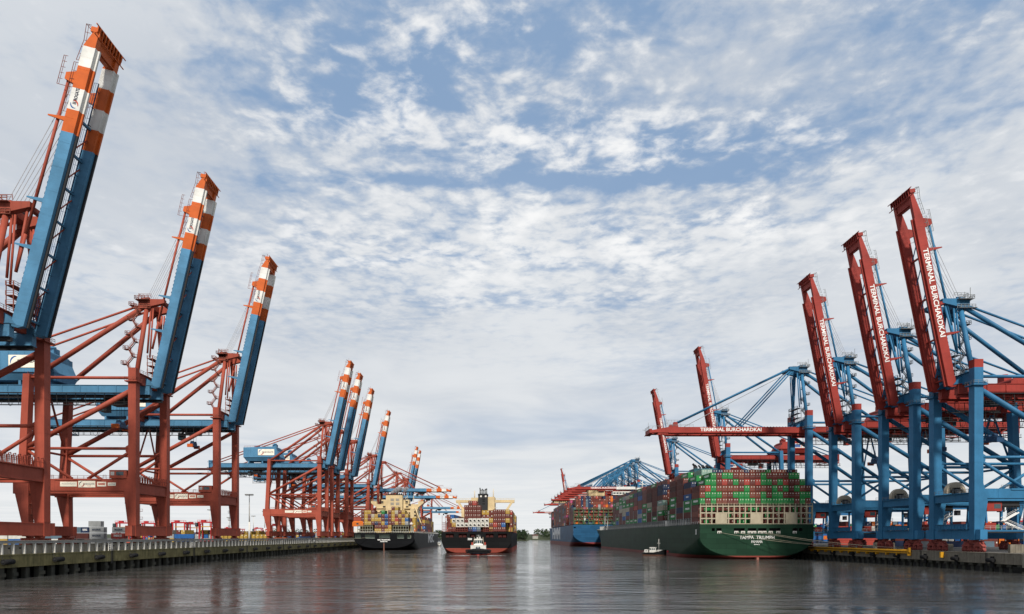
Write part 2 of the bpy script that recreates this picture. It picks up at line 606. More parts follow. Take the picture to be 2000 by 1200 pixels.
    # sill beams and bogies -------------------------------------------
    def sill(mb):
        mb.box(-1.1, 1.1, -h - 3.2, -h - 1.2, s0, s1 - 0.3, F)
        mb.box(-1.1, 1.1, -h + 1.2, h - 1.2, s0, s1 - 0.3, F)
        mb.box(-1.1, 1.1, h + 1.2, h + 3.2, s0, s1 - 0.3, F)
        mb.box(-1.16, 1.16, -h + 1.3, h - 1.3, s1 - 0.55, s1 - 0.42, F)

    def bogie(mb):
        m = P['bogie']
        mb.prism([(-0.8, -1.0, s0), (0.8, -1.0, s0), (0.8, 1.0, s0), (-0.8, 1.0, s0)][::1],
                 [(-0.8, -0.7, s0 - 0.7), (0.8, -0.7, s0 - 0.7), (0.8, 0.7, s0 - 0.7), (-0.8, 0.7, s0 - 0.7)], m)
        for y in (-2.5, 2.5):
            mb.prism([(-0.6, y - 2.1, 1.7), (0.6, y - 2.1, 1.7), (0.6, y + 2.1, 1.7), (-0.6, y + 2.1, 1.7)],
                     [(-0.6, y - 0.5, s0 - 0.9), (0.6, y - 0.5, s0 - 0.9), (0.6, y + 0.5, s0 - 0.9), (-0.6, y + 0.5, s0 - 0.9)], m)
            for yy in (y - 1.2, y + 1.2):
                mb.prism([(-0.45, yy - 1.0, 0.55), (0.45, yy - 1.0, 0.55), (0.45, yy + 1.0, 0.55), (-0.45, yy + 1.0, 0.55)],
                         [(-0.45, yy - 0.35, 1.65), (0.45, yy - 0.35, 1.65), (0.45, yy + 0.35, 1.65), (-0.45, yy + 0.35, 1.65)], m)
                mb.tube((-0.75, yy, 1.45), (0.75, yy, 1.45), 0.28, m, 8)
            mb.tube((-0.8, y, s0 - 1.2), (0.8, y, s0 - 1.2), 0.32, m, 8)
        mb.beam((0, -4.0, s0 - 1.0), (0, 4.0, s0 - 1.0), 0.5, 0.6, m)

    def wheel(mb):
        mb.tube((-0.28, 0, 0.46), (0.28, 0, 0.46), 0.46, P['bogie'], 10)
        mb.tube((-0.34, 0, 0.46), (0.34, 0, 0.46), 0.18, DARK, 8)

    for u in (0, -g + 0.6):
        put('sill_beam', 'sill', sill, (u, 0, 0))
        for v in (-h + 1.0, h - 1.0):
            bo = put('bogie', 'bogie', bogie, (u, v, 0))
            for k in range(8 if detail > 1 else 0):
                put('wheel', 'wheel', wheel, (0, -4.3 + k * 1.228, 0), parent=bo)

    # portal and cross beams -------------------------------------------
    def portal(mb):
        mb.box(-g + 0.5, -wu / 2 - 0.4, -0.95, 0.95, pb + 1.0, pt - 0.003, F)
        mb.box(-g + 1.7, -wu / 2 - 1.2, -0.8, 0.8, pb + 0.1, pb + 1.0, F)
        mb.box(-g + 1.6, -wu / 2 - 0.5, -1.05, 1.05, pb + 0.96, pb + 1.08, F)
        mb.box(-g / 2 - 7.5, -g / 2 + 7.5, -1.15, 1.15, pt - 0.5, pt + 0.06, F)
        mb.box(-wu / 2 - 4.9, -wu / 2 - 4.75, -1.0, 1.0, pb + 1.1, pt - 0.05, F)

    def portal_rail(mb):
        mb.rail([(-g + 1.5, c * 0.9, pt), (-g / 2 - 8, c * 0.9, pt)], P['rails'], 1.2, 2.0, 0.05)
        mb.rail([(-g / 2 + 8, c * 0.9, pt), (-8.5, c * 0.9, pt)], P['rails'], 1.2, 2.0, 0.05)
        mb.rail([(-g + 1.5, -c * 0.9, pt), (-8.5, -c * 0.9, pt)], P['rails'], 1.2, 2.0, 0.05)

    def plat_rail(mb):
        # row of hoops along the low waterside cross beam
        n = 11
        for side in (1.35, -1.35):
            for i in range(n):
                y = -h + 2.0 + (2 * h - 4.0) * i / (n - 1)
                mb.beam((side, y - 0.55, pt - 1.0), (side, y - 0.55, pt + 1.2), 0.16, 0.16, F)
                mb.beam((side, y - 0.55, pt + 1.2), (side, y + 0.3, pt + 1.45), 0.16, 0.16, F)
                mb.beam((side, y + 0.3, pt + 1.45), (side, y + 0.55, pt - 1.0), 0.14, 0.14, F)
            mb.beam((side, -h + 1.4, pt + 0.3), (side, h - 1.4, pt + 0.3), 0.1, 0.1, F)

    def lowcross(mb):
        mb.box(-1.0, 1.0, -h + 1.2, h - 1.2, pb + 0.4, pt - 1.3, F)
        mb.box(-1.5, 1.5, -h + 1.2, h - 1.2, pt - 1.3, pt - 1.05, F)
        mb.box(-1.1, 1.1, -h + 1.2, h - 1.2, pb + 0.2, pb + 0.4, F)

    for v in (-h, h):
        pbm = put('portal_beam', 'portal', portal, (0, v, 0))
        put('handrail', 'portal_rail', portal_rail, parent=pbm)
    for u in (0, -g):
        lc = put('cross_beam', 'lowcross', lowcross, (u, 0, 0))
        if K == 'eu' and u == 0:
            put('walkway_hoops', 'plat_rail', plat_rail, parent=lc)
        else:
            put('handrail', 'low_rail', lambda mb: mb.rail([(1.3, -h + 1.4, pt - 1.05), (1.3, h - 1.4, pt - 1.05)], P['rails'], 1.1, 2.0, 0.05), parent=lc)

    # upper cross beams over the girders
    def upcross(mb):
        mb.prism([(-0.7, -h + 1.2, g1 - 0.6), (0.7, -h + 1.2, g1 - 0.6), (0.7, h - 1.2, g1 - 0.6), (-0.7, h - 1.2, g1 - 0.6)],
                 [(-0.7, -h + 1.2, g1 + 2.6), (0.7, -h + 1.2, g1 + 2.6), (0.7, h - 1.2, g1 + 2.6), (-0.7, h - 1.2, g1 + 2.6)], F)
        mb.box(-1.2, 1.2, -h + 1.2, h - 1.2, g1 + 2.6, g1 + 2.75, F)
        mb.rail([(1.1, -h + 1.5, g1 + 2.75), (1.1, h - 1.5, g1 + 2.75)], P['rails'], 1.1, 1.6, 0.05)
        mb.rail([(-1.1, -h + 1.5, g1 + 2.75), (-1.1, h - 1.5, g1 + 2.75)], P['rails'], 1.1, 1.6, 0.05)

    put('cross_beam', 'upcross', upcross, (0.2, 0, 0.35))
    put('cross_beam', 'upcross', upcross, (-g + 0.6, 0, -0.3))

    # hinge brackets from the cross beam out to the boom feet
    def bracket(mb):
        mb.prism([(0.9, -0.8, g1 + 0.2), (3.6, -0.8, g1 - 0.2), (3.6, 0.8, g1 - 0.2), (0.9, 0.8, g1 + 0.2)],
                 [(0.9, -0.8, g1 + 2.6), (2.6, -0.8, g1 + 1.1), (2.6, 0.8, g1 + 1.1), (0.9, 0.8, g1 + 2.6)], B if K == 'eu' else F)
    for v in (-3.75, 3.75):
        put('hinge_bracket', 'bracket', bracket, (0, v, 0))

    # struts and braces -----------------------------------------------
    def tube(p0, p1, r, m=F):
        def f(mb):
            mb.tube(p0, p1, r, m, 12)
        return f
    xl = lambda z: -g - 0.9 + 1.9 * (z - pb) / (g1 - pb) + 0.9       # inner face of the landside leg
    for v in (-h, h):
        put('strut', 'strut_mid', tube((xl(st), 0, st), (-wu / 2 - 0.2, 0, st), 0.48), (0, v, 0))
        put('strut', 'strut_top', tube((xl(g1), 0, g1 + 1.2), (-wu / 2, 0, g1 + 1.2), 0.5), (0, v, 0))
        put('diagonal_brace', 'diag', tube((xl(st), 0, st + 0.6), (-wu / 2 + 0.2, 0, dg - 0.9), 0.82), (0, v, 0))
        put('knee_brace', 'knee_a', tube((xl(st), 0, st - 0.9), (-g / 2 - 2.6, 0, pt + 0.1), 0.50), (0, v, 0))
        put('knee_brace', 'knee_b', tube((-wu / 2 - 0.5, 0, st - 1.4), (-g / 2 + 2.6, 0, pt + 0.1), 0.50), (0, v, 0))
    put('strut', 'strut_land', tube((-g + 0.2, -h, st), (-g + 0.2, h, st), 0.4))
    put('knee_brace', 'land_x1', tube((-g + 0.2, -h + 1, st + 1), (-g + 0.8, 0, g1 - 2), 0.35))
    put('knee_brace', 'land_x2', tube((-g + 0.2, h - 1, st + 1), (-g + 0.8, 0, g1 - 2), 0.35))

    # main girder -----------------------------------------------------
    back = P['back']

    def girder(mb):
        mb.box(-back, 2.2, -0.8, 0.8, g1 - 2.9, g1, B)
        mb.box(-back, 2.2, -1.05, 1.05, g1 - 3.15, g1 - 2.9, B)
        mb.box(-back, 2.2, -1.0, 1.0, g1, g1 + 0.12, B)
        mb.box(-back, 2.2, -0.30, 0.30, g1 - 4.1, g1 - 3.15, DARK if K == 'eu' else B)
        for i in range(int(back / 6)):
            u = -back + 3 + i * 6
            mb.box(u, u + 0.16, -1.0, 1.0, g1 - 2.9, g1, B)

    def tie(mb):
        mb.box(-0.5, 0.5, -2.95, 2.95, g1 - 1.9, g1 - 0.5, B)

    for v in (-3.75, 3.75):
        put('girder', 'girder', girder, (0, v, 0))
    for i in range(8):
        put('girder_tie', 'tie', tie, (-back + 0.6 + i * (back - 4) / 7, 0, 0))

    # cable catwalk under the girders with festoon loops
    cb = B if K == 'eu' else B
    cy = 6.3

    def catwalk(mb):
        zf = g1 - 6.9
        mb.box(-back, -1.5, cy - 0.5, cy + 0.5, zf - 0.18, zf, DARK)
        k = int(back / 3.2)
        for i in range(k + 1):
            u = -back + 0.4 + i * (back - 2.2) / k
            mb.beam((u, cy - 0.45, zf), (u, cy - 0.9, g1 - 3.0), 0.14, 0.14, DARK)
            mb.beam((u, cy + 0.45, zf), (u, cy + 0.45, zf + 1.2), 0.08, 0.08, DARK)
        mb.beam((-back, cy + 0.45, zf + 1.2), (-1.5, cy + 0.45, zf + 1.2), 0.09, 0.09, DARK)
        mb.beam((-back, cy + 0.45, zf + 0.6), (-1.5, cy + 0.45, zf + 0.6), 0.07, 0.07, DARK)
        mb.box(-back, -1.5, cy - 1.5, cy - 0.4, g1 - 3.3, g1 - 3.1, DARK)

    def festoon(mb):
        n = 12
        for i in range(n):
            u0 = -back * 0.72 + i * 3.6
            d = 2.0 + (1.8 if (i * 7) % 3 == 0 else 0.6)
            pts = []
            for j in range(9):
                t = j / 8
                pts.append((u0 + 3.2 * t, cy - 1.3, g1 - 3.3 - d * 4 * t * (1 - t)))
            mb.path(pts, 0.07, BLACK, 4)

    for s in ((c,) if K == 'eu' else (c, -c)):
        put('catwalk', 'catwalk' + str(s), lambda mb: catwalk(mb), rot=(0, 0, 0) if s > 0 else (0, 0, 0), loc=(0, 0 if s > 0 else -2 * cy, 0))
    put('cable_festoon', 'festoon', festoon, (0, 0 if c > 0 else -2 * (cy - 1.3), 0))
    if K != 'eu':
        put('cable_festoon', 'festoon', festoon, (0, 0 if c < 0 else -2 * (cy - 1.3), 0))

    # end frame of the backreach
    def endframe(mb):
        z = g1 - 5.2
        m = B
        for v in (-6.5, 6.5):
            mb.beam((-back + 1, v, z), (-back + 9, v, z), 0.4, 0.4, m)
            mb.beam((-back + 1, v, z), (-back + 1, v, g1 + 1.4), 0.35, 0.35, m)
            mb.beam((-back + 9, v, z), (-back + 9, v, g1 - 2.9), 0.3, 0.3, m)
            mb.beam((-back + 1, v, z), (-back + 5, v, g1 - 2.9), 0.25, 0.25, m)
            mb.beam((-back + 9, v, z), (-back + 5, v, g1 - 2.9), 0.25, 0.25, m)
        mb.beam((-back + 1, -6.5, z), (-back + 1, 6.5, z), 0.4, 0.4, m)
        mb.beam((-back + 9, -6.5, z), (-back + 9, 6.5, z), 0.4, 0.4, m)
        mb.beam((-back + 1, -6.5, g1 + 1.4), (-back + 1, 6.5, g1 + 1.4), 0.4, 0.4, m)
        mb.box(-back - 1.2, -back + 1.2, -2.2, 2.2, g1 - 1.0, g1 + 2.4, m)
        mb.rail([(-back, -6.5, g1 + 0.2), (-back, 6.5, g1 + 0.2)], P['rails'], 1.1, 2, 0.05)
    put('backreach_frame', 'endframe', endframe)

    # machinery house ---------------------------------------------------
    H = P['house']
    hu0, hu1 = (-53.5, -28.5) if K == 'eu' else (-56.0, -34.5)
    hz0, hz1 = g1 + 1.6, g1 + (11.6 if K == 'eu' else 8.8)
    hv = 6.2

    def house(mb):
        zl = hz0 + 2.6
        mb.prism([(hu0 + 1.5, -hv + 1.6, hz0), (hu1 - 0.4, -hv + 1.6, hz0), (hu1 - 0.4, hv - 1.6, hz0), (hu0 + 1.5, hv - 1.6, hz0)],
                 [(hu0, -hv, zl), (hu1, -hv, zl), (hu1, hv, zl), (hu0, hv, zl)], H)
        mb.prism([(hu0, -hv, zl), (hu1, -hv, zl), (hu1, hv, zl), (hu0, hv, zl)],
                 [(hu0, -hv, hz1 - 0.8), (hu1 - 3.0, -hv, hz1 - 0.1), (hu1 - 3.0, hv, hz1 - 0.1), (hu0, hv, hz1 - 0.8)], H)
        mb.box(hu0 - 0.1, hu1 + 0.1, -hv - 0.1, hv + 0.1, zl - 0.2, zl, H)
        for i in range(9):
            u = hu0 + 2 + i * (hu1 - hu0 - 4) / 8
            mb.box(u, u + 0.12, -hv - 0.06, hv + 0.06, zl + 0.05, hz1 - 0.9, H)
        for u in (hu0 + 3, (hu0 + hu1) / 2, hu1 - 3):
            mb.box(u - 0.4, u + 0.4, -4.6, 4.6, g1 + 0.12, hz0 + 0.02, H)

    def vents(mb):
        mb.box(hu1 - 7.0, hu1 - 4.2, -c * 1.5 - 1.6, -c * 1.5 + 1.6, hz1 - 0.3, hz1 + 2.2, H)
        mb.tube((hu1 - 5.6, -c * 1.5, hz1 + 2.2), (hu1 - 5.6, -c * 1.5, hz1 + 2.9), 1.1, H, 12)
        mb.box(hu0 + 6, hu0 + 9, -2, 1, hz1 - 0.6, hz1 + 0.9, H)
        mb.rail([(hu0 + 0.5, c * (hv - 0.3), hz1 - 0.7), (hu1 - 8, c * (hv - 0.3), hz1 - 0.3)], P['rails'], 1.0, 2, 0.05)

    ho = put('machinery_house', 'house', house)
    put('roof_vent', 'vents', vents, parent=ho)
    if K == 'eu':
        def board(mb):
            mb.box(-5.6, 5.6, -2.1, 2.1, -0.04, 0.04, SIGNW)
        sg = put('sign', 'hboard', board, ((hu0 + hu1) / 2 + 3.2, c * (hv + 0.14), hz0 + 5.9), face_rot(c), parent=ho)
        ids = [obj('lettering', text_mesh('EUROGATE', 1.55, DLETTER, 0.01, width=7.6), None, (1.2, -0.05, 0.06))]
        ids.append(obj('logo', cached('hlogo', lambda mb: swoosh(mb, -3.3, 0.0, 1.75, 0.05, (LOGOBLUE, RLETTER)), 'logo')))
        for o in ids:                                    # lettering is a sub-part of the house, beside its board
            o.parent = ho
            o.matrix_local = Matrix.Translation(sg.location) @ sg.rotation_euler.to_matrix().to_4x4() @ Matrix.Translation(o.location)
    else:
        def board(mb):
            mb.box(-4.2, 4.2, -1.35, 1.35, -0.04, 0.04, LETTER)
            mb.box(-3.8, 1.5, -0.98, 0.98, 0.04, 0.07, LBLUE)
            mb.box(2.0, 2.5, -0.98, 0.98, 0.04, 0.07, RLETTER)
        sg = put('sign', 'hboard', board, ((hu0 + hu1) / 2 - 1.5, c * (hv + 0.14), hz0 + 4.4), face_rot(c), parent=ho)
        o = obj('lettering', text_mesh('K', 1.9, LETTER, 0.02), ho)
        o.matrix_local = Matrix.Translation(sg.location) @ sg.rotation_euler.to_matrix().to_4x4() @ Matrix.Translation((-3.0, -0.05, 0.075))

    # A-frame -------------------------------------------------------------
    hs = 3.7
    for s in (-1, 1):
        put('tower_leg', 'tleg' + str(s), tube((0.2, s * (h - 1.3), g1 + 2.9), (0.9, s * hs, ax - 1.2), 0.72))
        put('back_stay', 'bstay' + str(s), tube((0.0, s * hs, ax - 1.0), (-g + 1.2, s * (h - 2.2), g1 + 2.0), P['bt']))
        put('upper_stay', 'ustay' + str(s), tube((-0.6, s * (hs - 1), ax + 0.2), (-back + 2.5, s * 3.6, g1 + 0.9), 0.36))
        put('tower_hanger', 'hang1' + str(s), tube((2.2, s * hs, ax - 1.6), (1.2, s * (hs + 0.3), g1 + 11.0), 0.30))
        put('tower_hanger', 'hang2' + str(s), tube((3.0, s * hs, ax - 1.6), (2.0, s * (hs + 0.3), g1 + 9.5), 0.26))

    def head(mb):
        for s in (-1, 1):
            mb.prism([(-1.6, s * hs - 0.8, ax - 2.0), (7.0, s * hs - 0.8, ax + 0.0), (7.0, s * hs + 0.8, ax + 0.0), (-1.6, s * hs + 0.8, ax - 2.0)],
                     [(-1.6, s * hs - 0.8, ax + 1.4), (7.0, s * hs - 0.8, ax + 1.3), (7.0, s * hs + 0.8, ax + 1.3), (-1.6, s * hs + 0.8, ax + 1.4)], F)
        mb.box(-1.4, 1.6, -hs - 0.8, hs + 0.8, ax - 0.8, ax + 0.9, F)
        mb.box(5.4, 6.6, -hs, hs, ax - 0.1, ax + 1.0, F)
        mb.tube((0.4, -2.6, ax + 1.6), (0.4, 2.6, ax + 1.6), 0.75, DARK, 12)
        for y in (-2.2, -0.8, 0.8, 2.2):
            mb.beam((0.4, y, ax + 0.9), (0.4, y, ax + 2.6), 0.5, 1.4, F)
        mb.box(-2.6, -1.2, -1.2, 1.2, ax + 1.2, ax + 2.9, F)

    def headrail(mb):
        m = P['rails']
        z = ax + 0.9
        mb.box(-2.3, 2.4, -hs - 1.9, -hs - 0.8, z, z + 0.12, m)
        mb.box(-2.3, 2.4, hs + 0.8, hs + 1.9, z, z + 0.12, m)
        mb.box(-2.3, -1.7, -hs - 0.8, hs + 0.8, z, z + 0.12, m)
        mb.rail([(2.4, -hs - 1.9, z), (-2.3, -hs - 1.9, z), (-2.3, hs + 1.9, z), (2.4, hs + 1.9, z)], m, 1.2, 1.1, 0.07)
        mb.rail([(2.4, c * (hs + 0.9), z - 2.6), (-3.4, c * (hs + 0.9), z - 2.6)], m, 1.2, 1.1, 0.07)
        mb.box(-3.4, 2.4, c * (hs + 0.8) - 0.3, c * (hs + 0.8) + 0.9, z - 2.72, z - 2.6, m)
        mb.rail([(2.0, -hs + 0.5, z + 1.4), (-2, -hs + 0.5, z + 1.4), (-2, hs - 0.5, z + 1.4), (2.5, hs - 0.5, z + 1.6)], m, 1.2, 1.1, 0.06)
        for y in (-2.5, 1.0, 3.4):
            mb.beam((-2.5, y, z), (-2.5, y, z + 3.6 + y * 0.2), 0.12, 0.12, m)
    hd = put('tower_head', 'head', head)
    put('handrail', 'headrail', headrail, parent=hd)

    # zigzag stair beside the tower leg
    def stair(mb):
        m = P['rails'] if K == 'eu' else STAIRG
        z, k = g1 + 3.2, 0
        n = 9
        dz = (ax - 1 - z) / n
        for i in range(n):
            lo, hi_ = (-1.2, -2.9) if i % 2 == 0 else (-2.9, -1.2)
            f = (lambda q: c * (h - 0.6 - (h - hs - 1.2) * q)) if K == 'eu' else (lambda q: 0.4 * c)
            yy, yb = f(i / n), f((i + 1) / n)
            for o_ in (-0.4, 0.4):
                mb.beam((lo, yy + o_, z), (hi_, yb + o_, z + dz), 0.08, 0.22, m)
                mb.beam((lo, yy + o_, z + 1.05), (hi_, yb + o_, z + dz + 1.05), 0.08, 0.08, m)
            for q in range(7):
                t = q / 6
                x_, y_, z_ = lo + (hi_ - lo) * t, yy + (yb - yy) * t, z + dz * t
                mb.box(x_ - 0.14, x_ + 0.14, y_ - 0.4, y_ + 0.4, z_, z_ + 0.06, m)
                mb.beam((x_, y_ - 0.4, z_), (x_, y_ - 0.4, z_ + 1.05), 0.06, 0.06, m)
            z += dz
            e0, e1 = (hi_ - 1.5, hi_ + 0.1) if hi_ < -2 else (hi_ - 0.1, hi_ + 0.9)
            mb.box(e0, e1, yb - 0.9, yb + 0.9, z, z + 0.10, m)
            mb.rail([(e1, yb - 0.9, z), (e0, yb - 0.9, z), (e0, yb + 0.9, z), (e1, yb + 0.9, z)], m, 1.15, 0.8, 0.06)
        # service landings by the boom feet
        for zz in (g1 + 4.4, g1 + 6.6, g1 + 9.0):
            mb.box(1.4, 3.4, -hs - 1.0, hs + 1.0, zz, zz + 0.15, m)
            mb.rail([(1.4, -hs - 1.0, zz), (3.4, -hs - 1.0, zz), (3.4, hs + 1.0, zz)], m, 1.1, 1.2, 0.05)
        for y in (-hs - 0.9, hs + 0.9):
            mb.beam((1.5, y, g1 + 2.9), (1.5, y, g1 + 10), 0.16, 0.16, m)
            mb.beam((3.2, y, g1 + 2.9), (3.2, y, g1 + 10), 0.16, 0.16, m)
    put('stair', 'stair', stair)

    # boom ---------------------------------------------------------------
    a = 0.0 if lean is None else math.radians(90 - lean)
    hx, hz = 2.5, g1
    rot = (0, -a, 0)
    ca, sa = math.cos(a), math.sin(a)
    toC = lambda x, z: (hx + x * ca - z * sa, hz + x * sa + z * ca)
    if bands is None:
        bands = [(0, L, B)] if K != 'eu' else [(0, 47.6, BLUE), (47.6, 53.1, ORANGE), (53.1, 58.3, WHITE), (58.3, 63.7, ORANGE), (63.7, 68.6, WHITE), (68.6, L, ORANGE)]
    bw, bh, fl_ = (0.72, 2.9, 0.12) if K == 'eu' else (0.58, 2.6, 0.06)

    def bgirder(mb):
        for x0, x1, m in bands:
            e = x1 == L
            xe = x1 - 3.7 if e and K == 'eu' else (x1 - 8.0 if e else x1)
            xe = max(xe, x0)
            if xe > x0:
                mb.box(x0, xe, -bw, bw, -bh, 0, m)
                mb.box(x0, xe, -bw - fl_, bw + fl_, -bh - 0.2, -bh, m)
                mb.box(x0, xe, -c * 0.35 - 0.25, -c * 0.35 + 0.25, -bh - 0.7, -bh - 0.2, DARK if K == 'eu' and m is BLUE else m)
            if e:
                mb.prism([(xe, -bw, -bh), (xe, bw, -bh), (xe, bw, 0), (xe, -bw, 0)],
                         [(x1, -bw, -bh), (x1, bw, -bh), (x1, bw, -1.5), (x1, -bw, -1.5)], m)
        # foot
        mb.prism([(-0.6, -0.5, -1.6), (-0.6, 0.5, -1.6), (-0.6, 0.5, -0.1), (-0.6, -0.5, -0.1)],
                 [(0.0, -bw, -bh), (0.0, bw, -bh), (0.0, bw, 0), (0.0, -bw, 0)], bands[0][2])
        for i in range(int(L / 6)):
            x = 3 + i * 6
            m = [q[2] for q in bands if q[0] <= x <= q[1]][0]
            if x < L - 9:
                mb.box(x, x + 0.14, -bw - 0.02, bw + 0.02, -bh, 0.02, m)

    bkey = str(len(bands)) + bands[0][2].name
    near = None
    for s in (-1, 1):
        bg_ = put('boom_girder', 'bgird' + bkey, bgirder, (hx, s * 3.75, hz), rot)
        if s == c:
            near = bg_

    def bend(mb):
        m = bands[-1][2]
        mb.box(L - 3.6, L, -2.95, 2.95, -2.4, -1.2, m)
        mb.box(L, L + 1.4, -5.0, 5.0, -2.9, -2.6, m)
        mb.box(L, L + 1.2, -4.6, 4.6, -2.9, -0.9, m)
        for i in range(9):
            y = -4.4 + i * 1.1
            mb.box(L - 1.0, L + 1.3, y - 0.08, y + 0.08, -3.2, -2.9, m)
        mb.box(L - 3.4, L - 3.2, -2.95, 2.95, -2.9, -0.7, m)
        mb.beam((L - 1.0, -6.0, -3.0), (L - 1.0, 6.0, -3.0), 0.2, 0.2, m)
        mb.beam((L + 1.3, -6.0, -3.0), (L + 1.3, 6.0, -3.0), 0.2, 0.2, m)

    def bendrail(mb):
        m = P['rails'] if K == 'eu' else GREYS
        mb.rail([(L - 7, c * 3.75, -0.0), (L - 2, c * 3.75, -0.6), (L + 1.4, c * 4.6, -0.9), (L + 1.4, -c * 4.6, -0.9)], m, 1.3, 1.3, 0.05)
        mb.rail([(L - 20, c * 4.4, 0.05), (L - 8, c * 4.4, 0.05)], m, 1.1, 1.8, 0.05)
        mb.beam((L + 1.0, 1, -0.9), (L + 1.0, 1, 2.6), 0.12, 0.12, m)
        mb.beam((L + 1.2, -2, -0.9), (L + 3.2, -2, -0.4), 0.12, 0.12, m)
    be = put('boom_end_beam', 'bend' + bkey, bend, (hx, 0, hz), rot)
    put('handrail', 'bendrail' + bkey, bendrail, parent=be)

    def btie(mb):
        m = bands[0][2]
        mb.box(-0.22, 0.22, -2.95, 2.95, -1.3, -0.5, m)

    def xbrace(mb):
        m = F
        mb.beam((0, -2.9, -1), (7.5, 2.9, -1), 0.22, 0.22, m)
        mb.beam((7.5, -2.9, -1), (15, 2.9, -1), 0.22, 0.22, m)
    nt = 7 if K == 'eu' else 4
    for i in range(nt):
        x = 2.5 + i * (L - 22) / (nt - 1)
        put('boom_tie', 'btie' + bkey, btie, (hx + x * ca, 0, hz + x * sa), rot)
    for i in range(3):
        x = 4.0 + i * 15.5
        put('boom_brace', 'xbr', xbrace, (hx + x * ca, 0, hz + x * sa), rot)

    xs = 0.845 * L
    # inside catwalk, brackets and cable tray of the boom
    def btray(mb):
        m = DNAVY if K == 'eu' else DARK
        mb.beam((1, -c * 2.5, -0.6), (L - 8, -c * 2.5, -0.6), 0.3, 0.12, m)
        mb.rail([(1, -c * 2.5, -0.5), (L - 8, -c * 2.5, -0.5)], m, 1.0, 3.0, 0.04)
        k = 15
        for i in range(k):
            x = 2 + i * (L - 12) / (k - 1)
            mb.beam((x, -c * 2.2, -0.6), (x, -c * 3.0, -0.9), 0.16, 0.16, m)
        n2 = 34
        for i in range(n2):                                # rungs along the near girder's top edge
            x = 3 + i * (L * 0.62) / n2
            mb.box(x, x + 0.5, c * 3.75 - 0.5, c * 3.75 + 0.5, 0.05, 0.28, m)
    def bpipes(mb):
        for y in (-1.2, 1.2):
            mb.tube((2, y, -0.3), (xs - 2, y, 0.2), 0.22, F, 6)
        n2 = 30
        for i in range(n2):
            x = 3 + i * (L * 0.62) / n2
            mb.box(x, x + 0.4, c * 3.75 - 0.4, c * 3.75 + 0.4, 0.05, 0.22, F)
    put('boom_catwalk', 'btray' + bkey, btray if K == 'eu' else bpipes, (hx, 0, hz), rot)

    for fi, x in enumerate((0.26 * L, 0.42 * L, 0.70 * L) if lean is not None else ()):
        def fin(mb):
            m = [q[2] for q in bands if q[0] <= x <= q[1]][0]
            mb.prism([(x - 0.5, c * 3.9, 0.0), (x + 0.5, c * 3.9, 0.0), (x + 0.5, c * 4.4, 0.0), (x - 0.5, c * 4.4, 0.0)],
                     [(x - 0.15, c * 4.0, 4.2), (x + 0.15, c * 4.0, 4.2), (x + 0.15, c * 4.2, 4.2), (x - 0.15, c * 4.2, 4.2)], m)
        put('boom_fin', 'fin%d' % fi + bkey, fin, (hx, 0, hz), rot)

    # stay lugs
    xs = 0.845 * L
    mlug = [q[2] for q in bands if q[0] <= xs <= q[1]][0]

    def lug(mb):
        mb.prism([(xs - 1.8, -0.6, 0), (xs + 1.2, -0.6, 0), (xs + 1.2, 0.6, 0), (xs - 1.8, 0.6, 0)],
                 [(xs - 1.2, -0.6, 2.4), (xs + 0.4, -0.6, 2.4), (xs + 0.4, 0.6, 2.4), (xs - 1.2, 0.6, 2.4)], mlug)
        mb.rail([(xs - 3, -0.9, 0.2), (xs - 3, -0.9, 2.6), (xs + 4, -0.9, 2.6)], P['rails'], 1.0, 1.2, 0.05)
    for s in (-1, 1):
        put('stay_lug', 'lug' + bkey, lug, (hx, s * 3.75, hz), rot)

    # forestays -----------------------------------------------------------
    for s in (-1, 1):
        def link(name, p0, p1, r):
            mb = MB()
            mb.tube(p0, p1, r, F, 8)
            obj(name, mb, root)
        yv = s * 3.6
        x1, z1 = toC(xs - 0.6, 1.9)
        if lean is not None:
            vx, vz = toC(0.30 * L, 2.6)
            vx2, vz2 = toC(0.17 * L, 2.6)
            link('fore_stay', (x1, yv, z1), (vx, yv, vz), 0.36)
            link('fore_stay', (vx, yv, vz), (vx2, yv, vz2), 0.36)
            link('fore_stay', (vx2, yv, vz2), (6.0, yv, ax + 0.4), 0.32)
        else:
            link('fore_stay', (x1, yv, z1), (6.4, yv, ax + 0.6), 0.42)
            x2, z2 = toC(0.40 * L, 1.0)
            link('fore_stay', (x2, yv, z2), (6.0, yv, ax), 0.30)
            link('fore_stay', (x2 - 1.6, yv, z2), (5.0, yv, ax - 0.4), 0.30)
    mb = MB()
    for i in range(6):
        y = -2.4 + i * 0.96
        x1, z1 = toC(xs - 3 + (i % 3) * 0.8, 1.2)
        if lean is None:
            x1, z1 = toC(xs - 6, 1.0)
        mb.tube((0.2, y, ax + 2.2), (x1, y * 1.4, z1), 0.075, ROPE, 5, cap=False)
    obj('hoist_rope', mb, root)

    # lettering on the boom
    if text and near is not None:
        if K == 'eu':
            obj('lettering', text_mesh('EUROGATE', 1.15, DLETTER, 0.02, width=3.9), near, (56.4, c * (bw + 0.04), -1.5), face_rot(c))
            obj('logo', cached('blogo', lambda mb: swoosh(mb, 0, 0, 0.95, 0.0, (LOGOBLUE, RLETTER)), 'logo'), near, (54.4, c * (bw + 0.05), -1.5), face_rot(c))
        else:
            a0, a1 = (15.5, 44.0) if K == 'ca' else (18.0, 47.5)
            obj('lettering', text_mesh('TERMINAL BURCHARDKAI', 2.3, LETTER, 0.024, width=a1 - a0), near, ((a0 + a1) / 2, c * (bw + 0.04), -1.32), face_rot(c))

    # trolley, cab and spreader -------------------------------------------------
    tm = DARK if K == 'eu' else RRED

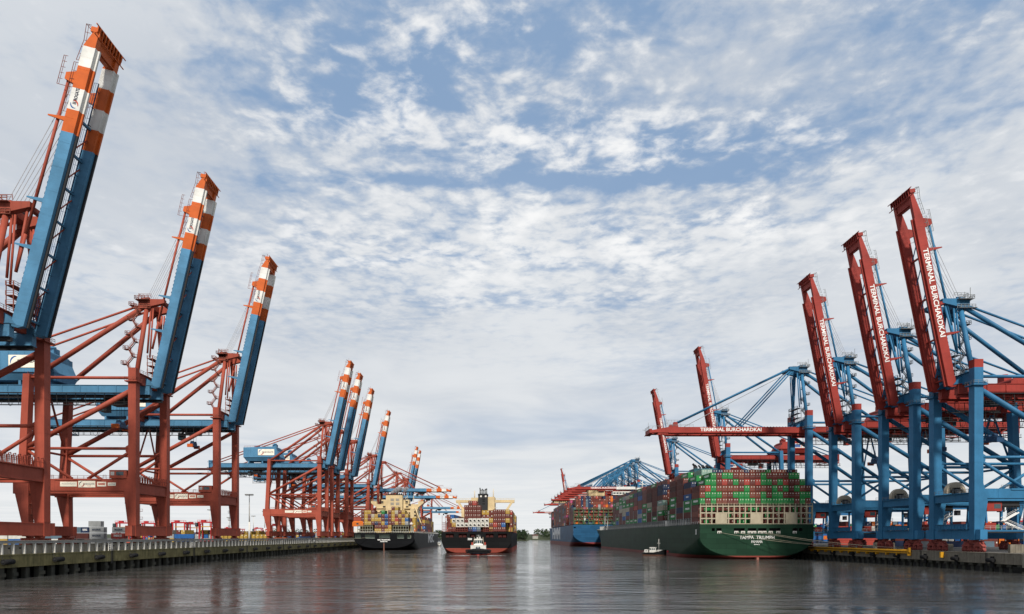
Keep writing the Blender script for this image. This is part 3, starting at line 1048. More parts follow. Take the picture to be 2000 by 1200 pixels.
    def trolley(mb):
        mb.box(-4.0, 4.0, -3.2, 3.2, g1 - 4.6, g1 - 3.9, tm)
        mb.box(-2.6, 2.6, -2.4, 2.4, g1 - 6.0, g1 - 4.6, DARK)
        mb.rail([(-4, c * 3.2, g1 - 3.9), (4, c * 3.2, g1 - 3.9)], DARK, 1.1, 1.3, 0.06)

    def cab(mb):
        mb.box(-6.2, -3.9, -1.3, 1.3, g1 - 8.2, g1 - 5.2, tm)
        mb.box(-6.24, -5.0, -1.34, 1.34, g1 - 7.9, g1 - 6.3, GLASS)
        mb.beam((-5, 0, g1 - 5.2), (-4, 0, g1 - 4.2), 0.6, 0.6, tm)

    def spreader(mb):
        z = 0.0
        mb.box(-1.1, 1.1, -3.2, 3.2, z, z + 0.7, DNAVY)
        mb.box(-0.8, 0.8, -1.7, 1.7, z + 0.7, z + 1.7, DNAVY)
        mb.box(-1.2, 1.2, -3.6, -2.8, z - 0.5, z + 0.9, ORANGE)
        mb.box(-1.2, 1.2, 2.8, 3.6, z - 0.5, z + 0.9, ORANGE if K == 'eu' else DNAVY)
        for y in (-1.2, 1.2):
            mb.tube((-0.6, y, z + 1.9), (0.6, y, z + 1.9), 0.55, DNAVY, 10)
        for y in (-1.4, 1.4):
            for x in (-0.5, 0.5):
                mb.tube((x, y, z + 1.7), (x, y, z + hang), 0.05, BLACK, 4, cap=False)
    tr = put('trolley', 'trolley', trolley, (trolley_u, 0, 0))
    put('cab', 'cab', cab, parent=tr)
    put('spreader', 'spreader%g' % hang, spreader, (0, 0, g1 - 4.6 - hang), parent=tr)

    # signs and cabin on the portal --------------------------------------------
    if K == 'eu' and detail > 0:
        for (u, w, hh, what) in ((-20.6, 5.4, 1.55, 0), (-14.7, 5.5, 2.1, 1), (-9.9, 2.9, 1.5, 2), (-6.6, 2.6, 1.05, 3)):
            z = pt - 1.75
            sb = put('sign', 'psign%d' % what, lambda mb, w=w, hh=hh: mb.box(-w / 2, w / 2, -hh / 2, hh / 2, -0.03, 0.03, SIGNW), (u, c * (h + 1.0), z), face_rot(c))
            if what == 1:
                obj('lettering', text_mesh('EUROGATE', 0.75, DLETTER, 0.01, width=3.6), sb, (0.7, 0.0, 0.04))
                obj('logo', cached('plogo', lambda mb: swoosh(mb, -1.6, 0.0, 0.85, 0.035, (DLETTER, RLETTER)), 'logo'), sb)
                obj('lettering', text_mesh('HAMBURG', 0.36, RLETTER, 0.0, width=1.3), sb, (0.7, -0.62, 0.04))
            elif what == 0:
                obj('lettering', text_mesh('PREDÖHLKAI  ', 0.7, GALV, 0.01, width=4.4), sb, (0, 0.1, 0.04))
            elif what == 2:
                put('lettering', 'pstrip', lambda mb: [mb.box(-1.1, 1.1, 0.1 - 0.42 * i, 0.38 - 0.42 * i, 0.03, 0.05, RLETTER) for i in range(2)], parent=sb)
            else:
                put('lettering', 'pstrip3', lambda mb: mb.box(-1.0, 1.0, -0.12, 0.12, 0.03, 0.05, GALV), parent=sb)

        def cabin(mb):
            x1 = -wu / 2 - 0.4
            mb.box(x1 - 5.6, x1, -1.3, 1.3, pt + 0.1, pt + 2.7, F)
            mb.box(x1 - 5.7, x1 + 0.02, -1.4, 1.4, pt + 2.7, pt + 2.85, F)
        cb_ = put('cabin', 'cabin', cabin, (0, c * h, 0))

        def cwin(mb):
            x1 = -wu / 2 - 0.4
            mb.box(x1 - 5.2, x1 - 4.0, c * 1.31 - 0.02, c * 1.31 + 0.02, pt + 1.1, pt + 2.3, GALV)
            mb.box(x1 - 3.4, x1 - 1.0, c * 1.31 - 0.02, c * 1.31 + 0.02, pt + 1.1, pt + 2.3, GLASS)
        put('window', 'cwin', cwin, parent=cb_)
    if K != 'eu':
        def reel(mb):
            # cable reel hood: a short barrel vault with an open middle
            n, R, yw = 18, 3.1, 0.75
            z0 = pt - 0.9
            for i in range(n):
                a0, a1 = math.pi * i / n, math.pi * (i + 1) / n
                q = lambda a_, y: (R * math.cos(a_), y, z0 + 0.6 + R * math.sin(a_))
                mb.face([q(a0, -yw), q(a1, -yw), q(a1, yw), q(a0, yw)], BEIGE, True)
                for y in (-yw, yw):
                    r = 0.42
                    p = lambda a_: (R * r * 1.5 * math.cos(a_), y, z0 + 0.6 + R * r * math.sin(a_))
                    mb.face([q(a0, y), q(a1, y), p(a1), p(a0)], BEIGE)
            mb.box(-R, -1.9, -yw + 0.05, yw - 0.05, z0, z0 + 0.6, BEIGE)
            mb.box(1.9, R, -yw + 0.05, yw - 0.05, z0, z0 + 0.6, BEIGE)
            mb.tube((0, -0.5, z0 + 1.0), (0, 0.5, z0 + 1.0), 1.2, DARK, 14)
            for x in (-1.1, -0.2, 0.9):
                mb.box(x, x + 0.5, c * 0.7 - 0.3, c * 0.7 + 0.3, z0, z0 + 1.4, GREYS)
            mb.rail([(-1.7, c * 1.2, z0), (2.2, c * 1.2, z0)], DARK, 1.8, 0.8, 0.05)
        put('cable_reel', 'reel', reel, (0, 0, 0))

        # red drive cab hung below the portal, stair tower and lashing platform
        def drive_cab(mb):
            z = pb - 3.6
            mb.box(-7.0, -2.4, -1.6, 1.6, z + 0.6, z + 3.4, RRED)
            mb.box(-12.5, -7.0, -1.5, 1.5, z + 1.9, z + 3.5, DARK)
            mb.box(-6.6, -4.6, c * 1.62 - 0.02, c * 1.62 + 0.02, z + 1.4, z + 2.8, GLASS)
            mb.box(-13.2, -2.0, -1.9, 1.9, z + 3.5, z + 3.65, DARK)
            mb.rail([(-13.2, c * 1.9, z + 1.0), (-7.2, c * 1.9, z + 1.0)], DARK, 1.4, 1.0, 0.07)
            for u in (-12, -9.5, -7.5, -5):
                mb.box(u, u + 0.5, -0.5, 0.5, z + 3.65, pb + 1.0, DARK)
        put('drive_cab', 'drive_cab', drive_cab, (-1.0, c * (h - 1.6), 0))

        def lash_platform(mb):
            z = s1 - 0.4
            mb.box(-26, -2.0, -2.2, 2.2, z - 0.5, z, RBLUE)
            mb.box(-26, -2.0, -2.3, 2.3, z - 0.9, z - 0.5, DARK)
            for y in (-2.2, 2.2):
                mb.rail([(-26, y, z), (-2.2, y, z)], GALV, 1.2, 1.6, 0.05)
            for u in (-9, -14, -20):
                mb.beam((u, 0, z), (u, 0, pb + 1), 0.6, 0.6, RBLUE)
            mb.box(-6.5, -3.2, -1.0, 1.2, z, z + 2.2, RRED)

        def lash_stair(mb):
            z = s1 - 0.4
            zt = pb - 3.4
            zm = (z + zt) / 2
            for y in (-0.5, 0.5):
                mb.beam((-14.5, y, z), (-8.2, y, zm), 0.14, 0.4, LETTER)
                mb.beam((-8.2, y, zm), (-13.0, y, zt), 0.14, 0.4, LETTER)
                mb.beam((-14.5, y, z + 1.1), (-8.2, y, zm + 1.1), 0.07, 0.07, LETTER)
                mb.beam((-8.2, y, zm + 1.1), (-13.0, y, zt + 1.1), 0.07, 0.07, LETTER)
            mb.box(-9.4, -7.0, -0.8, 0.8, zm - 0.1, zm, GREYS)
            for i in range(12):
                t = i / 12
                mb.box(-14.5 + 6.3 * t - 0.15, -14.5 + 6.3 * t + 0.15, -0.5, 0.5, z + (zm - z) * t, z + (zm - z) * t + 0.05, GALV)
        lp = put('lashing_platform', 'lash_platform', lash_platform, (0, c * (h - 1.6), 0))
        put('stair', 'lash_stair', lash_stair, (0, c * 1.4, 0), parent=lp)

        def gangway(mb):
            z = s1 - 0.25
            mb.box(-1.6, -0.2, -h + 2.6, h - 1.3, z, z + 0.15, RBLUE)
            mb.box(0.9, 1.0, -h + 2.6, h - 1.3, z + 0.1, z + 1.6, RBLUE)
            for i in range(12):
                y = -h + 2.7 + i * (2 * h - 4.2) / 11
                mb.box(0.75, 1.1, y - 0.06, y + 0.06, z, z + 1.7, RBLUE)
            mb.box(0.5, 1.2, -h + 2.6, h - 1.3, z + 1.6, z + 1.72, RBLUE)
        put('gangway', 'gangway', gangway, (0.9, 0, 0))
    return root

# ------------------------------------------------------------------ water and land
PHI = math.atan(0.016)                        # the left quay runs slightly away from the right one
XL0 = -113.44                                 # left quay edge abreast of the camera
XR = 143.0                                    # right quay edge
ZQL, ZQR = 6.4, 5.4


def left_pt(u, y, z=0.0):
    """left quay frame (u towards the water, y along the quay) to world"""
    c, s = math.cos(PHI), math.sin(PHI)
    return Vector((XL0 + u * c - y * s, u * s + y * c, z))


def water_material():
    m = bpy.data.materials.new('harbour_water')
    m.use_nodes = True
    T = m.node_tree
    N, L = T.nodes, T.links
    b = N['Principled BSDF']
    b.inputs['Base Color'].default_value = (0.056, 0.055, 0.052, 1)
    b.inputs['IOR'].default_value = 1.33
    b.inputs['Roughness'].default_value = 0.05
    tc = N.new('ShaderNodeTexCoord')

    def noise(sx, sy, scale, det, rough=0.55, dist=0.0):
        mp = N.new('ShaderNodeMapping')
        mp.inputs['Scale'].default_value = (sx, sy, 1)
        L.new(tc.outputs['Object'], mp.inputs[0])
        n = N.new('ShaderNodeTexNoise')
        n.inputs['Scale'].default_value = scale
        n.inputs['Detail'].default_value = det
        n.inputs['Roughness'].default_value = rough
        n.inputs['Distortion'].default_value = dist
        L.new(mp.outputs[0], n.inputs['Vector'])
        return n.outputs[0]
    rip = noise(1.0, 1.6, 1.25, 5, 0.6, 0.3)
    wave = noise(0.7, 1.2, 0.28, 3, 0.5, 0.4)
    patch = noise(0.7, 2.4, 0.011, 6, 0.62, 0.8)
    pr = N.new('ShaderNodeMapRange')
    pr.interpolation_type = 'SMOOTHSTEP'
    pr.inputs[1].default_value = 0.40
    pr.inputs[2].default_value = 0.60
    pr.inputs[3].default_value = 0.34
    pr.inputs[4].default_value = 1.0
    L.new(patch, pr.inputs[0])
    patch2 = noise(0.6, 1.8, 0.05, 5, 0.65, 0.6)
    p2 = N.new('ShaderNodeMapRange')
    p2.interpolation_type = 'SMOOTHSTEP'
    p2.inputs[1].default_value = 0.38
    p2.inputs[2].default_value = 0.62
    p2.inputs[3].default_value = 0.35
    p2.inputs[4].default_value = 1.25
    L.new(patch2, p2.inputs[0])
    pp = N.new('ShaderNodeMath')
    pp.operation = 'MULTIPLY'
    L.new(pr.outputs[0], pp.inputs[0])
    L.new(p2.outputs[0], pp.inputs[1])
    a = N.new('ShaderNodeMath')
    a.operation = 'MULTIPLY'
    L.new(rip, a.inputs[0])
    L.new(pp.outputs[0], a.inputs[1])
    a1 = N.new('ShaderNodeMath')
    a1.operation = 'MULTIPLY'
    L.new(a.outputs[0], a1.inputs[0])
    a1.inputs[1].default_value = 0.24
    a2 = N.new('ShaderNodeMath')
    a2.operation = 'MULTIPLY_ADD'
    L.new(wave, a2.inputs[0])
    a2.inputs[1].default_value = 0.36
    L.new(a1.outputs[0], a2.inputs[2])
    chop = noise(0.34, 1.0, 0.13, 4, 0.6, 0.8)
    a3 = N.new('ShaderNodeMath')
    a3.operation = 'MULTIPLY'
    L.new(chop, a3.inputs[0])
    L.new(pp.outputs[0], a3.inputs[1])
    a4 = N.new('ShaderNodeMath')
    a4.operation = 'MULTIPLY_ADD'
    L.new(a3.outputs[0], a4.inputs[0])
    a4.inputs[1].default_value = 0.85
    L.new(a2.outputs[0], a4.inputs[2])
    h = a4
    bp = N.new('ShaderNodeBump')
    bp.inputs['Strength'].default_value = 1.0
    bp.inputs['Distance'].default_value = 0.34
    L.new(h.outputs[0], bp.inputs['Height'])
    L.new(bp.outputs[0], b.inputs['Normal'])
    return m


mb = MB()
mb.face([(-9000, -400, 0), (9000, -400, 0), (9000, 9000, 0), (-9000, 9000, 0)], water_material())
tag(obj('water', mb), kind='structure')

CONC = mat('quay_concrete', (0.20, 0.175, 0.135), 0.9, 0.65, streak=0.85, dirt=(0.07, 0.06, 0.045), scale=0.6, vary=0.25)
CONCG = mat('green_algae_concrete', (0.15, 0.132, 0.062), 0.9, 0.75, streak=0.9, dirt=(0.022, 0.028, 0.010), scale=0.35, vary=0.35)
CONCW = mat('parapet_concrete', (0.30, 0.27, 0.215), 0.85, 0.5, streak=0.75, dirt=(0.11, 0.09, 0.06), scale=0.6, vary=0.2)
PILE = mat('pile_concrete', (0.062, 0.060, 0.048), 0.9, 0.7, streak=0.85, dirt=(0.02, 0.022, 0.016), vary=0.3)
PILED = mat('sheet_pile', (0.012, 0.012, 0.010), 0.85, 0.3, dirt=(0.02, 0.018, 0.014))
RAILC = mat('parapet_cap', (0.34, 0.33, 0.30), 0.7, 0.3, streak=0.2, dirt=(0.2, 0.18, 0.15))
POSTW = mat('parapet_post', (0.78, 0.75, 0.68), 0.6, 0.25, streak=0.3, dirt=(0.3, 0.26, 0.2))
ASPH = mat('terminal_asphalt', (0.09, 0.088, 0.085), 0.9, 0.3, vary=0.2, scale=0.05)


# land behind the quay walls
mb = MB()
a0, a1 = left_pt(-4, -60), left_pt(-4, 1560)
mb.hexa([(-4000, a0.y, -6), (a0.x, a0.y, -6), (a1.x, a1.y, -6), (-4000, a1.y, -6), (-4000, a0.y, ZQL), (a0.x, a0.y, ZQL), (a1.x, a1.y, ZQL), (-4000, a1.y, ZQL)], ASPH)
tag(obj('terminal_ground', mb), kind='structure')
mb = MB()
mb.box(XR + 3.0, 4000, 178, 1500, -6, ZQR, ASPH)
tag(obj('terminal_ground', mb), kind='structure')

# left quay wall --------------------------------------------------------------------
lw = thing('quay_wall', 'long concrete quay wall with white posts, algae band and dark piles on the left bank', 'quay wall', (XL0, 0, 0), PHI)
BL = 26.8
ys = [25 + i * BL for i in range(34)]
blk = MB()
blk.box(-4, 0, 0.03, BL - 0.03, 2.76, 5.9, CONCG)
blk.box(-4, 0.04, 0.03, BL - 0.03, 5.62, 5.92, CONCG)
blk.box(-4, -0.9, BL - 0.03, BL + 0.03, 2.76, 5.9, PILED)
blkm = blk.mesh('concrete_block')
par = MB()
par.box(-1.6, -1.25, 0.02, BL - 0.02, 5.92, 8.15, CONCW)
for i in range(7):
    y = 1.3 + i * 3.64
    par.box(-1.24, -1.2, y + 0.9, y + 1.6, 7.15, 7.5, DARK)
    par.box(-1.25, -1.19, y + 1.5, y + 1.75, 7.3, 7.65, GREYS)
parm = par.mesh('parapet_panel')
capb = MB()
capb.box(-1.7, -0.5, 0.02, BL - 0.02, 8.45, 9.08, RAILC)
capb.box(-1.85, -0.38, 0.02, BL - 0.02, 9.08, 9.2, RAILC)
capm = capb.mesh('parapet_cap')
pst = MB()
pst.box(-1.2, -0.56, -0.2, 0.2, 5.92, 8.45, POSTW)
pst.prism([(-1.25, -0.12, 8.0), (-1.05, -0.12, 8.0), (-1.05, 0.12, 8.0), (-1.25, 0.12, 8.0)], [(-1.25, -0.12, 8.45), (-0.72, -0.12, 8.45), (-0.72, 0.12, 8.45), (-1.25, 0.12, 8.45)], POSTW)
pstm = pst.mesh('parapet_post')
pilv = []
for w_, u_ in ((0.72, -0.40), (0.60, -0.52), (0.85, -0.34), (0.66, -0.6)):
    pil = MB()
    pil.box(-1.7, u_, -w_, w_, -3, 2.76, PILE)
    if w_ > 0.7:
        pil.box(u_ - 0.1, u_ + 0.12, -w_ * 0.7, w_ * 1.5, 0.6, 1.5, PILE)
    pilv.append(pil.mesh('pile'))
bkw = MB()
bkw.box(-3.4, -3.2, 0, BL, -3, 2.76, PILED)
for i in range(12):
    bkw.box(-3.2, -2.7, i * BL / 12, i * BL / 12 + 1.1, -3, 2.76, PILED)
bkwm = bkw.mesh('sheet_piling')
for k, y in enumerate(ys):
    obj('concrete_block', blkm, lw, (0, y, 0))
    obj('parapet_panel', parm, lw, (0, y, 0))
    obj('parapet_cap', capm, lw, (0, y, 0))
    obj('sheet_piling', bkwm, lw, (0, y, 0))
far = MB()
for i in range(250):
    y = ys[0] + 1.3 + i * 3.64
    if y < 560:
        obj('parapet_post', pstm, lw, (0, y, 0))
for i in range(200):
    y = ys[0] + 1.5 + i * 4.55
    if y < 620:
        obj('pile', rnd.choice(pilv), lw, (0, y + rnd.uniform(-0.35, 0.35), 0))
fen = MB()
fen.tube((0.62, -1.6, 4.2), (0.62, 1.6, 4.2), 0.62, BLACK, 14)
fen.tube((0.62, -1.75, 4.2), (0.62, 1.75, 4.2), 0.25, DARK, 8)
for y in (-1.5, 1.5):
    fen.tube((0.0, y * 0.8, 5.5), (0.6, y, 4.3), 0.05, DARK, 4)
fenm = fen.mesh('fender')
for i in range(32):
    obj('fender', fenm, lw, (0, 44 + i * 17.7, 0))
lad = MB()
for x in (-0.35, 0.35):
    lad.box(0.05, 0.15, x - 0.05, x + 0.05, 2.2, 6.4, DARK)
for i in range(16):
    lad.box(0.05, 0.12, -0.35, 0.35, 2.4 + i * 0.25, 2.46 + i * 0.25, DARK)
lad.box(-0.7, -0.5, -0.7, -0.45, 5.9, 8.3, POSTW)
lad.box(-0.7, -0.5, 0.45, 0.7, 5.9, 8.3, POSTW)
for z in (6.4, 7.0, 7.6):
    lad.box(-0.66, -0.54, -0.5, 0.5, z, z + 0.28, POSTW)
ladm = lad.mesh('ladder')
for y in (192.5, 246, 300, 353, 407):
    obj('ladder', ladm, lw, (0, y, 0))

# right quay wall -------------------------------------------------------------------
rw = thing('quay_wall', 'weathered grey concrete quay wall on open piles under the blue cranes', 'quay wall', (XR, 175, 0), 0)
BR = 14.6
rb = MB()
rb.box(0, 3.2, 0.05, BR - 0.05, 2.3, 5.4, CONC)
rb.box(-0.06, 0.6, 0.05, BR - 0.05, 5.15, 5.42, CONC)
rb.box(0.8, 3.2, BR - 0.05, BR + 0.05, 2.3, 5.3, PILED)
rbm = rb.mesh('concrete_block')
rp = MB()
rp.tube((1.0, 0, -3), (1.0, 0, 2.3), 0.55, PILE, 10)
rp.box(0.2, 2.4, -0.8, 0.8, 1.5, 2.3, PILE)
rpm = rp.mesh('pile')
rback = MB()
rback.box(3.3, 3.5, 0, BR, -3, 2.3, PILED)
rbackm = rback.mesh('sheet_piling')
rf = MB()
rf.tube((-0.6, -1.2, 3.3), (-0.6, 1.2, 3.3), 0.6, BLACK, 12)
rf.box(-0.25, 0.02, -0.6, 0.6, 1.2, 4.4, BLACK)
rfm = rf.mesh('fender')
rl = MB()
for x in (-0.3, 0.3):
    rl.tube((-0.12, x, -0.5), (-0.12, x, 5.8), 0.05, DARK, 5)
for i in range(18):
    rl.box(-0.14, -0.08, -0.3, 0.3, 0.2 + i * 0.3, 0.25 + i * 0.3, DARK)
rlm = rl.mesh('ladder')
for i in range(46):
    obj('concrete_block', rbm, rw, (0, i * BR, 0))
    obj('sheet_piling', rbackm, rw, (0, i * BR, 0))
for i in range(70):
    obj('pile', rpm, rw, (0, 1.2 + i * 3.65, 0))
for i in range(20):
    obj('fender', rfm, rw, (0, 10.5 + i * BR, 0))
    if i % 2 == 0:
        obj('ladder', rlm, rw, (0, 12.8 + i * BR, 0))
ec = MB()                                            # the end face of the right quay, towards the camera
for i in range(16):
    ec.box(0.0 + i * 14.6, 14.5 + i * 14.6, -1.2, -0.02, 1.6, 5.42, CONCW)
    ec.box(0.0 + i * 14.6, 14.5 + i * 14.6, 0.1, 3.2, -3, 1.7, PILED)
obj('end_face', ec, rw, (0.02, 0, 0))

# yellow fender beam along the right quay
yb = thing('fender_beam', 'long yellow steel tube beam on brackets along the edge of the right quay', 'fender beam', (XR - 0.9, 222, 5.0))
m_ = MB()
m_.tube((0, 0, 0.25), (0, 72, 0.25), 0.42, YELLOW, 12)
m_.box(-0.3, 0.7, 0, 72, -0.75, -0.35, YELLOW)
obj('beam', m_, yb)
m_ = MB()
m_.box(-0.25, 0.9, -0.25, 0.25, -1.5, -0.36, YELLOW)
m_ = m_.mesh('bracket')
for i in range(12):
    obj('bracket', m_, yb, (0, 0.4 + i * 6.3, 0))
m_ = MB()
m_.box(-0.35, 0.35, -0.3, 0.3, -0.3, 1.3, YELLOW)
obj('end_plate', m_, yb, (0, -0.2, 0))
m_ = MB()
m_.box(-0.2, 0.95, -0.3, 0.3, -1.6, 0.2, YELLOW)
obj('bracket', m_, yb, (0, -16.0, 0))

# barriers, cabinets and small quay furniture on the right quay
def barrier(x, y, w, d, h_, m, label, group=None):
    mb = MB()
    n = max(1, int(w / 1.2))
    for i in range(n):
        mb.box(-w / 2 + i * w / n, -w / 2 + (i + 1) * w / n - 0.06, -d / 2, d / 2, 0, h_, m)
    mb.box(-w / 2 + 0.1, w / 2 - 0.1, -d / 2 + 0.1, d / 2 - 0.1, h_, h_ + 0.06, m)
    return tag(obj('barrier', mb, None, (x, y, ZQR)), label, 'barrier', group)


barrier(150.5, 186, 4.6, 0.9, 2.4, CONC, 'concrete barrier block on the right quay nearest its end, left of a white cabinet')
barrier(158.4, 186, 5.0, 0.9, 2.3, CONC, 'concrete barrier block on the right quay, right of a white cabinet')
barrier(151.0, 217, 5.5, 1.0, 2.2, CONCW, 'pale ribbed barrier between the bogies of the two nearest blue cranes')
barrier(151.5, 252, 8.0, 1.0, 2.3, CONCW, 'pale ribbed barrier between the bogies of the second and third blue cranes')
mb = MB()
mb.box(-1.3, 1.3, -0.6, 0.6, 0, 2.5, LETTER)
mb.box(-1.38, 1.38, -0.68, 0.68, 2.5, 2.62, LETTER)
mb.box(-0.02, 0.02, -0.63, -0.6, 0.2, 2.3, GREYS)
tag(obj('cabinet', mb, None, (154.5, 185.6, ZQR)), 'white electrical cabinet between two concrete barriers on the right quay', 'cabinet')
mb = MB()
for y in (-1, 1):
    mb.prism([(-0.7, y * 1.0 - 0.15, 0), (0.9, y * 1.0 - 0.15, 0), (0.9, y * 1.0 + 0.15, 0), (-0.7, y * 1.0 + 0.15, 0)],
             [(-0.5, y * 1.0 - 0.15, 2.0), (-0.1, y * 1.0 - 0.15, 2.0), (-0.1, y * 1.0 + 0.15, 2.0), (-0.5, y * 1.0 + 0.15, 2.0)], YELLOW)
mb.box(-0.6, -0.2, -1.2, 1.2, 1.2, 1.7, YELLOW)
tag(obj('buffer_stop', mb, None, (163.5, 186, ZQR)), 'yellow crane rail buffer stop near the corner of the right quay', 'buffer stop')
bol = MB()
bol.tube((0, 0, 0), (0, 0, 0.7), 0.28, GREYS, 10, 0.22)
bol.tube((0, 0, 0.7), (0, 0, 0.95), 0.42, GREYS, 10, 0.36)
bolm = bol.mesh('bollard')
BOLL = [(XR + 1.0, y, ZQR) for y in (232, 258, 276)]
for p, w in zip(BOLL, ('nearest the camera', 'in the middle', 'nearest the green ship')):
    tag(obj('bollard', bolm, None, p), 'grey mooring bollard on the right quay edge, %s' % w, 'bollard', 'bollards on the right quay')

# ------------------------------------------------------------------ containers
CC = {
    'B': ('brown', (0.135, 0.036, 0.028)), 'R': ('red', (0.36, 0.055, 0.04)), 'G': ('green', (0.022, 0.215, 0.055)),
    'Y': ('mustard yellow', (0.42, 0.27, 0.055)), 'W': ('white', (0.60, 0.585, 0.53)), 'C': ('beige', (0.42, 0.37, 0.28)),
    'U': ('blue', (0.022, 0.105, 0.30)), 'N': ('navy blue', (0.022, 0.036, 0.085)), 'S': ('slate grey', (0.10, 0.15, 0.19)),
    'E': ('grey', (0.30, 0.31, 0.31)), 'O': ('orange', (0.62, 0.15, 0.02)), 'P': ('pink', (0.42, 0.075, 0.17)),
    'T': ('pale green', (0.27, 0.40, 0.34)), 'D': ('dark brown', (0.085, 0.026, 0.022)), 'A': ('rusty red', (0.185, 0.055, 0.036)),
    'K': ('dark teal', (0.03, 0.08, 0.09)),
}
CM = {k: mat('container_' + v[0].replace(' ', '_'), v[1], 0.55, 0.25, streak=0.25, dirt=tuple(q * 0.45 + 0.01 for q in v[1]), vary=0.16, scale=0.5) for k, v in CC.items()}
PLATE = mat('container_plate', (0.62, 0.60, 0.54), 0.6)
CW, CH = 2.40, 2.80
ORD = ['first', 'second', 'third', 'fourth', 'fifth', 'sixth', 'seventh', 'eighth', 'ninth', 'tenth', 'eleventh', 'twelfth', 'thirteenth',
       'fourteenth', 'fifteenth', 'sixteenth', 'seventeenth', 'eighteenth', 'nineteenth', 'twentieth']


def container_body(mb, m, length, hgt=CH):
    w, l = CW / 2, length / 2
    mb.box(-w + 0.05, w - 0.05, -l + 0.04, l - 0.04, 0.04, hgt - 0.03, m)
    for x in (-w, w - 0.16):
        for y in (-l, l - 0.16):
            mb.box(x, x + 0.16, y, y + 0.16, 0, hgt, m)
        mb.box(x, x + 0.12, -l + 0.16, l - 0.16, hgt - 0.14, hgt - 0.004, m)
        mb.box(x, x + 0.12, -l + 0.16, l - 0.16, 0.004, 0.16, m)
    n = int(length / 0.56)
    for s in (-1, 1):                                        # corrugation ribs on the long sides
        for i in range(n):
            y = -l + 0.35 + i * (length - 0.7) / n
            x = s * (w - 0.05)
            mb.face([(x, y, 0.18), (x, y + 0.28, 0.18), (x, y + 0.28, hgt - 0.16), (x, y, hgt - 0.16)] if False else
                    [(x + s * 0.035, y, 0.18), (x + s * 0.035, y + 0.26, 0.18), (x + s * 0.035, y + 0.26, hgt - 0.16), (x + s * 0.035, y, hgt - 0.16)], m)


def container_door(mb, m, hgt=CH):
    mb.box(-0.53, 0.53, -0.03, 0.03, 0.14, hgt - 0.14, m)
    for x in (-0.30, 0.24):
        mb.box(x, x + 0.07, -0.09, -0.03, 0.1, hgt - 0.12, m)
        mb.box(x - 0.1, x + 0.25, -0.11, -0.03, 1.0, 1.1, GREYS)
    mb.box(0.02, 0.40, -0.05, -0.03, 1.75, 2.35, PLATE)


def reefer_unit(mb):
    mb.box(-0.95, 0.95, -0.05, 0.0, 0.2, 2.6, CM['W'])
    n = 12
    for i in range(n):
        a0, a1 = 2 * math.pi * i / n, 2 * math.pi * (i + 1) / n
        mb.face([(0.0, -0.08, 1.25), (0.62 * math.cos(a0), -0.08, 1.25 + 0.55 * math.sin(a0)), (0.62 * math.cos(a1), -0.08, 1.25 + 0.55 * math.sin(a1))], BLACK)
    mb.box(0.1, 0.85, -0.1, -0.06, 0.7, 1.3, BLACK)


SIDE_TEXT = {'G': ('EVERGREEN', LETTER, 6.6, 1.25), 'U': ('COSCO', LETTER, 4.2, 1.0), 'E': ('MAERSK', DLETTER, 5.6, 1.1), 'S': ('MAERSK', LETTER, 5.6, 1.1),
             'T': ('CHINA SHIPPING', LETTER, 7.0, 1.0)}
ADDED = [0]


def container(c, M, yaw, label, group, length=12.19, side=None, doors=True, reefer=False, kind='shipping container'):
    """one container: body, two doors (or a cooling unit) on its near end, lettering on the long side that shows"""
    key = ('cont', c, length)
    body = cached(key, lambda mb: container_body(mb, CM[c], length), 'shipping_container')
    root = tag(obj('shipping_container', body, None, M, (0, 0, yaw)), label, kind, group)
    ADDED[0] += 1
    if reefer:
        obj('cooling_unit', cached('reefer', reefer_unit, 'cooling_unit'), root, (0, -length / 2 + 0.03, 0))
    elif doors:
        dm = cached(('door', c), lambda mb: container_door(mb, CM[c]), 'door')
        for x in (-0.545, 0.545):
            obj('door', dm, root, (x, -length / 2 + 0.03, 0))
    if side and c in SIDE_TEXT:
        body_, m, w, sz = SIDE_TEXT[c]
        obj('lettering', text_mesh(body_, sz, m, 0.05, width=w), root, (side * (CW / 2 + 0.012), 0, CH * 0.56), FACE_W if side < 0 else FACE_E)
    return root


REST = MB()                                                  # containers beyond the three hundred that show largest


def rest_container(c, M, yaw, length=12.19, hgt=CH, plate=0, dots=0.7):
    cs, sn = math.cos(yaw), math.sin(yaw)
    w, l = CW / 2 - 0.02, length / 2
    P = []
    for z in (0.03, hgt):
        for x, y in ((-w, -l), (w, -l), (w, l), (-w, l)):
            P.append((M[0] + x * cs - y * sn, M[1] + x * sn + y * cs, M[2] + z))
    REST.hexa(P, CM[c])
    # data plates on the door end
    def q(x0, x1, z0, z1):
        y = -l - 0.03
        return [(M[0] + x * cs - y * sn, M[1] + x * sn + y * cs, M[2] + z) for x, z in ((x0, z0), (x1, z0), (x1, z1), (x0, z1))]
    if rnd.random() < dots:
        REST.face(q(0.25, 0.85, 1.6, 2.3), PLATE)
    if rnd.random() < dots * 0.7:
        REST.face(q(-0.85, -0.5, 0.9, 1.3), PLATE)
    if plate:
        x = plate * (w + 0.02)
        REST.face([(M[0] + x * cs - y * sn, M[1] + x * sn + y * cs, M[2] + z) for y, z in ((-3.2, 1.2), (3.2, 1.2), (3.2, 2.1), (-3.2, 2.1))], PLATE)


def pick(weights):
    t = rnd.random() * sum(w for _, w in weights)
    for k, w in weights:
        t -= w
        if t <= 0:
            return k
    return weights[-1][0]


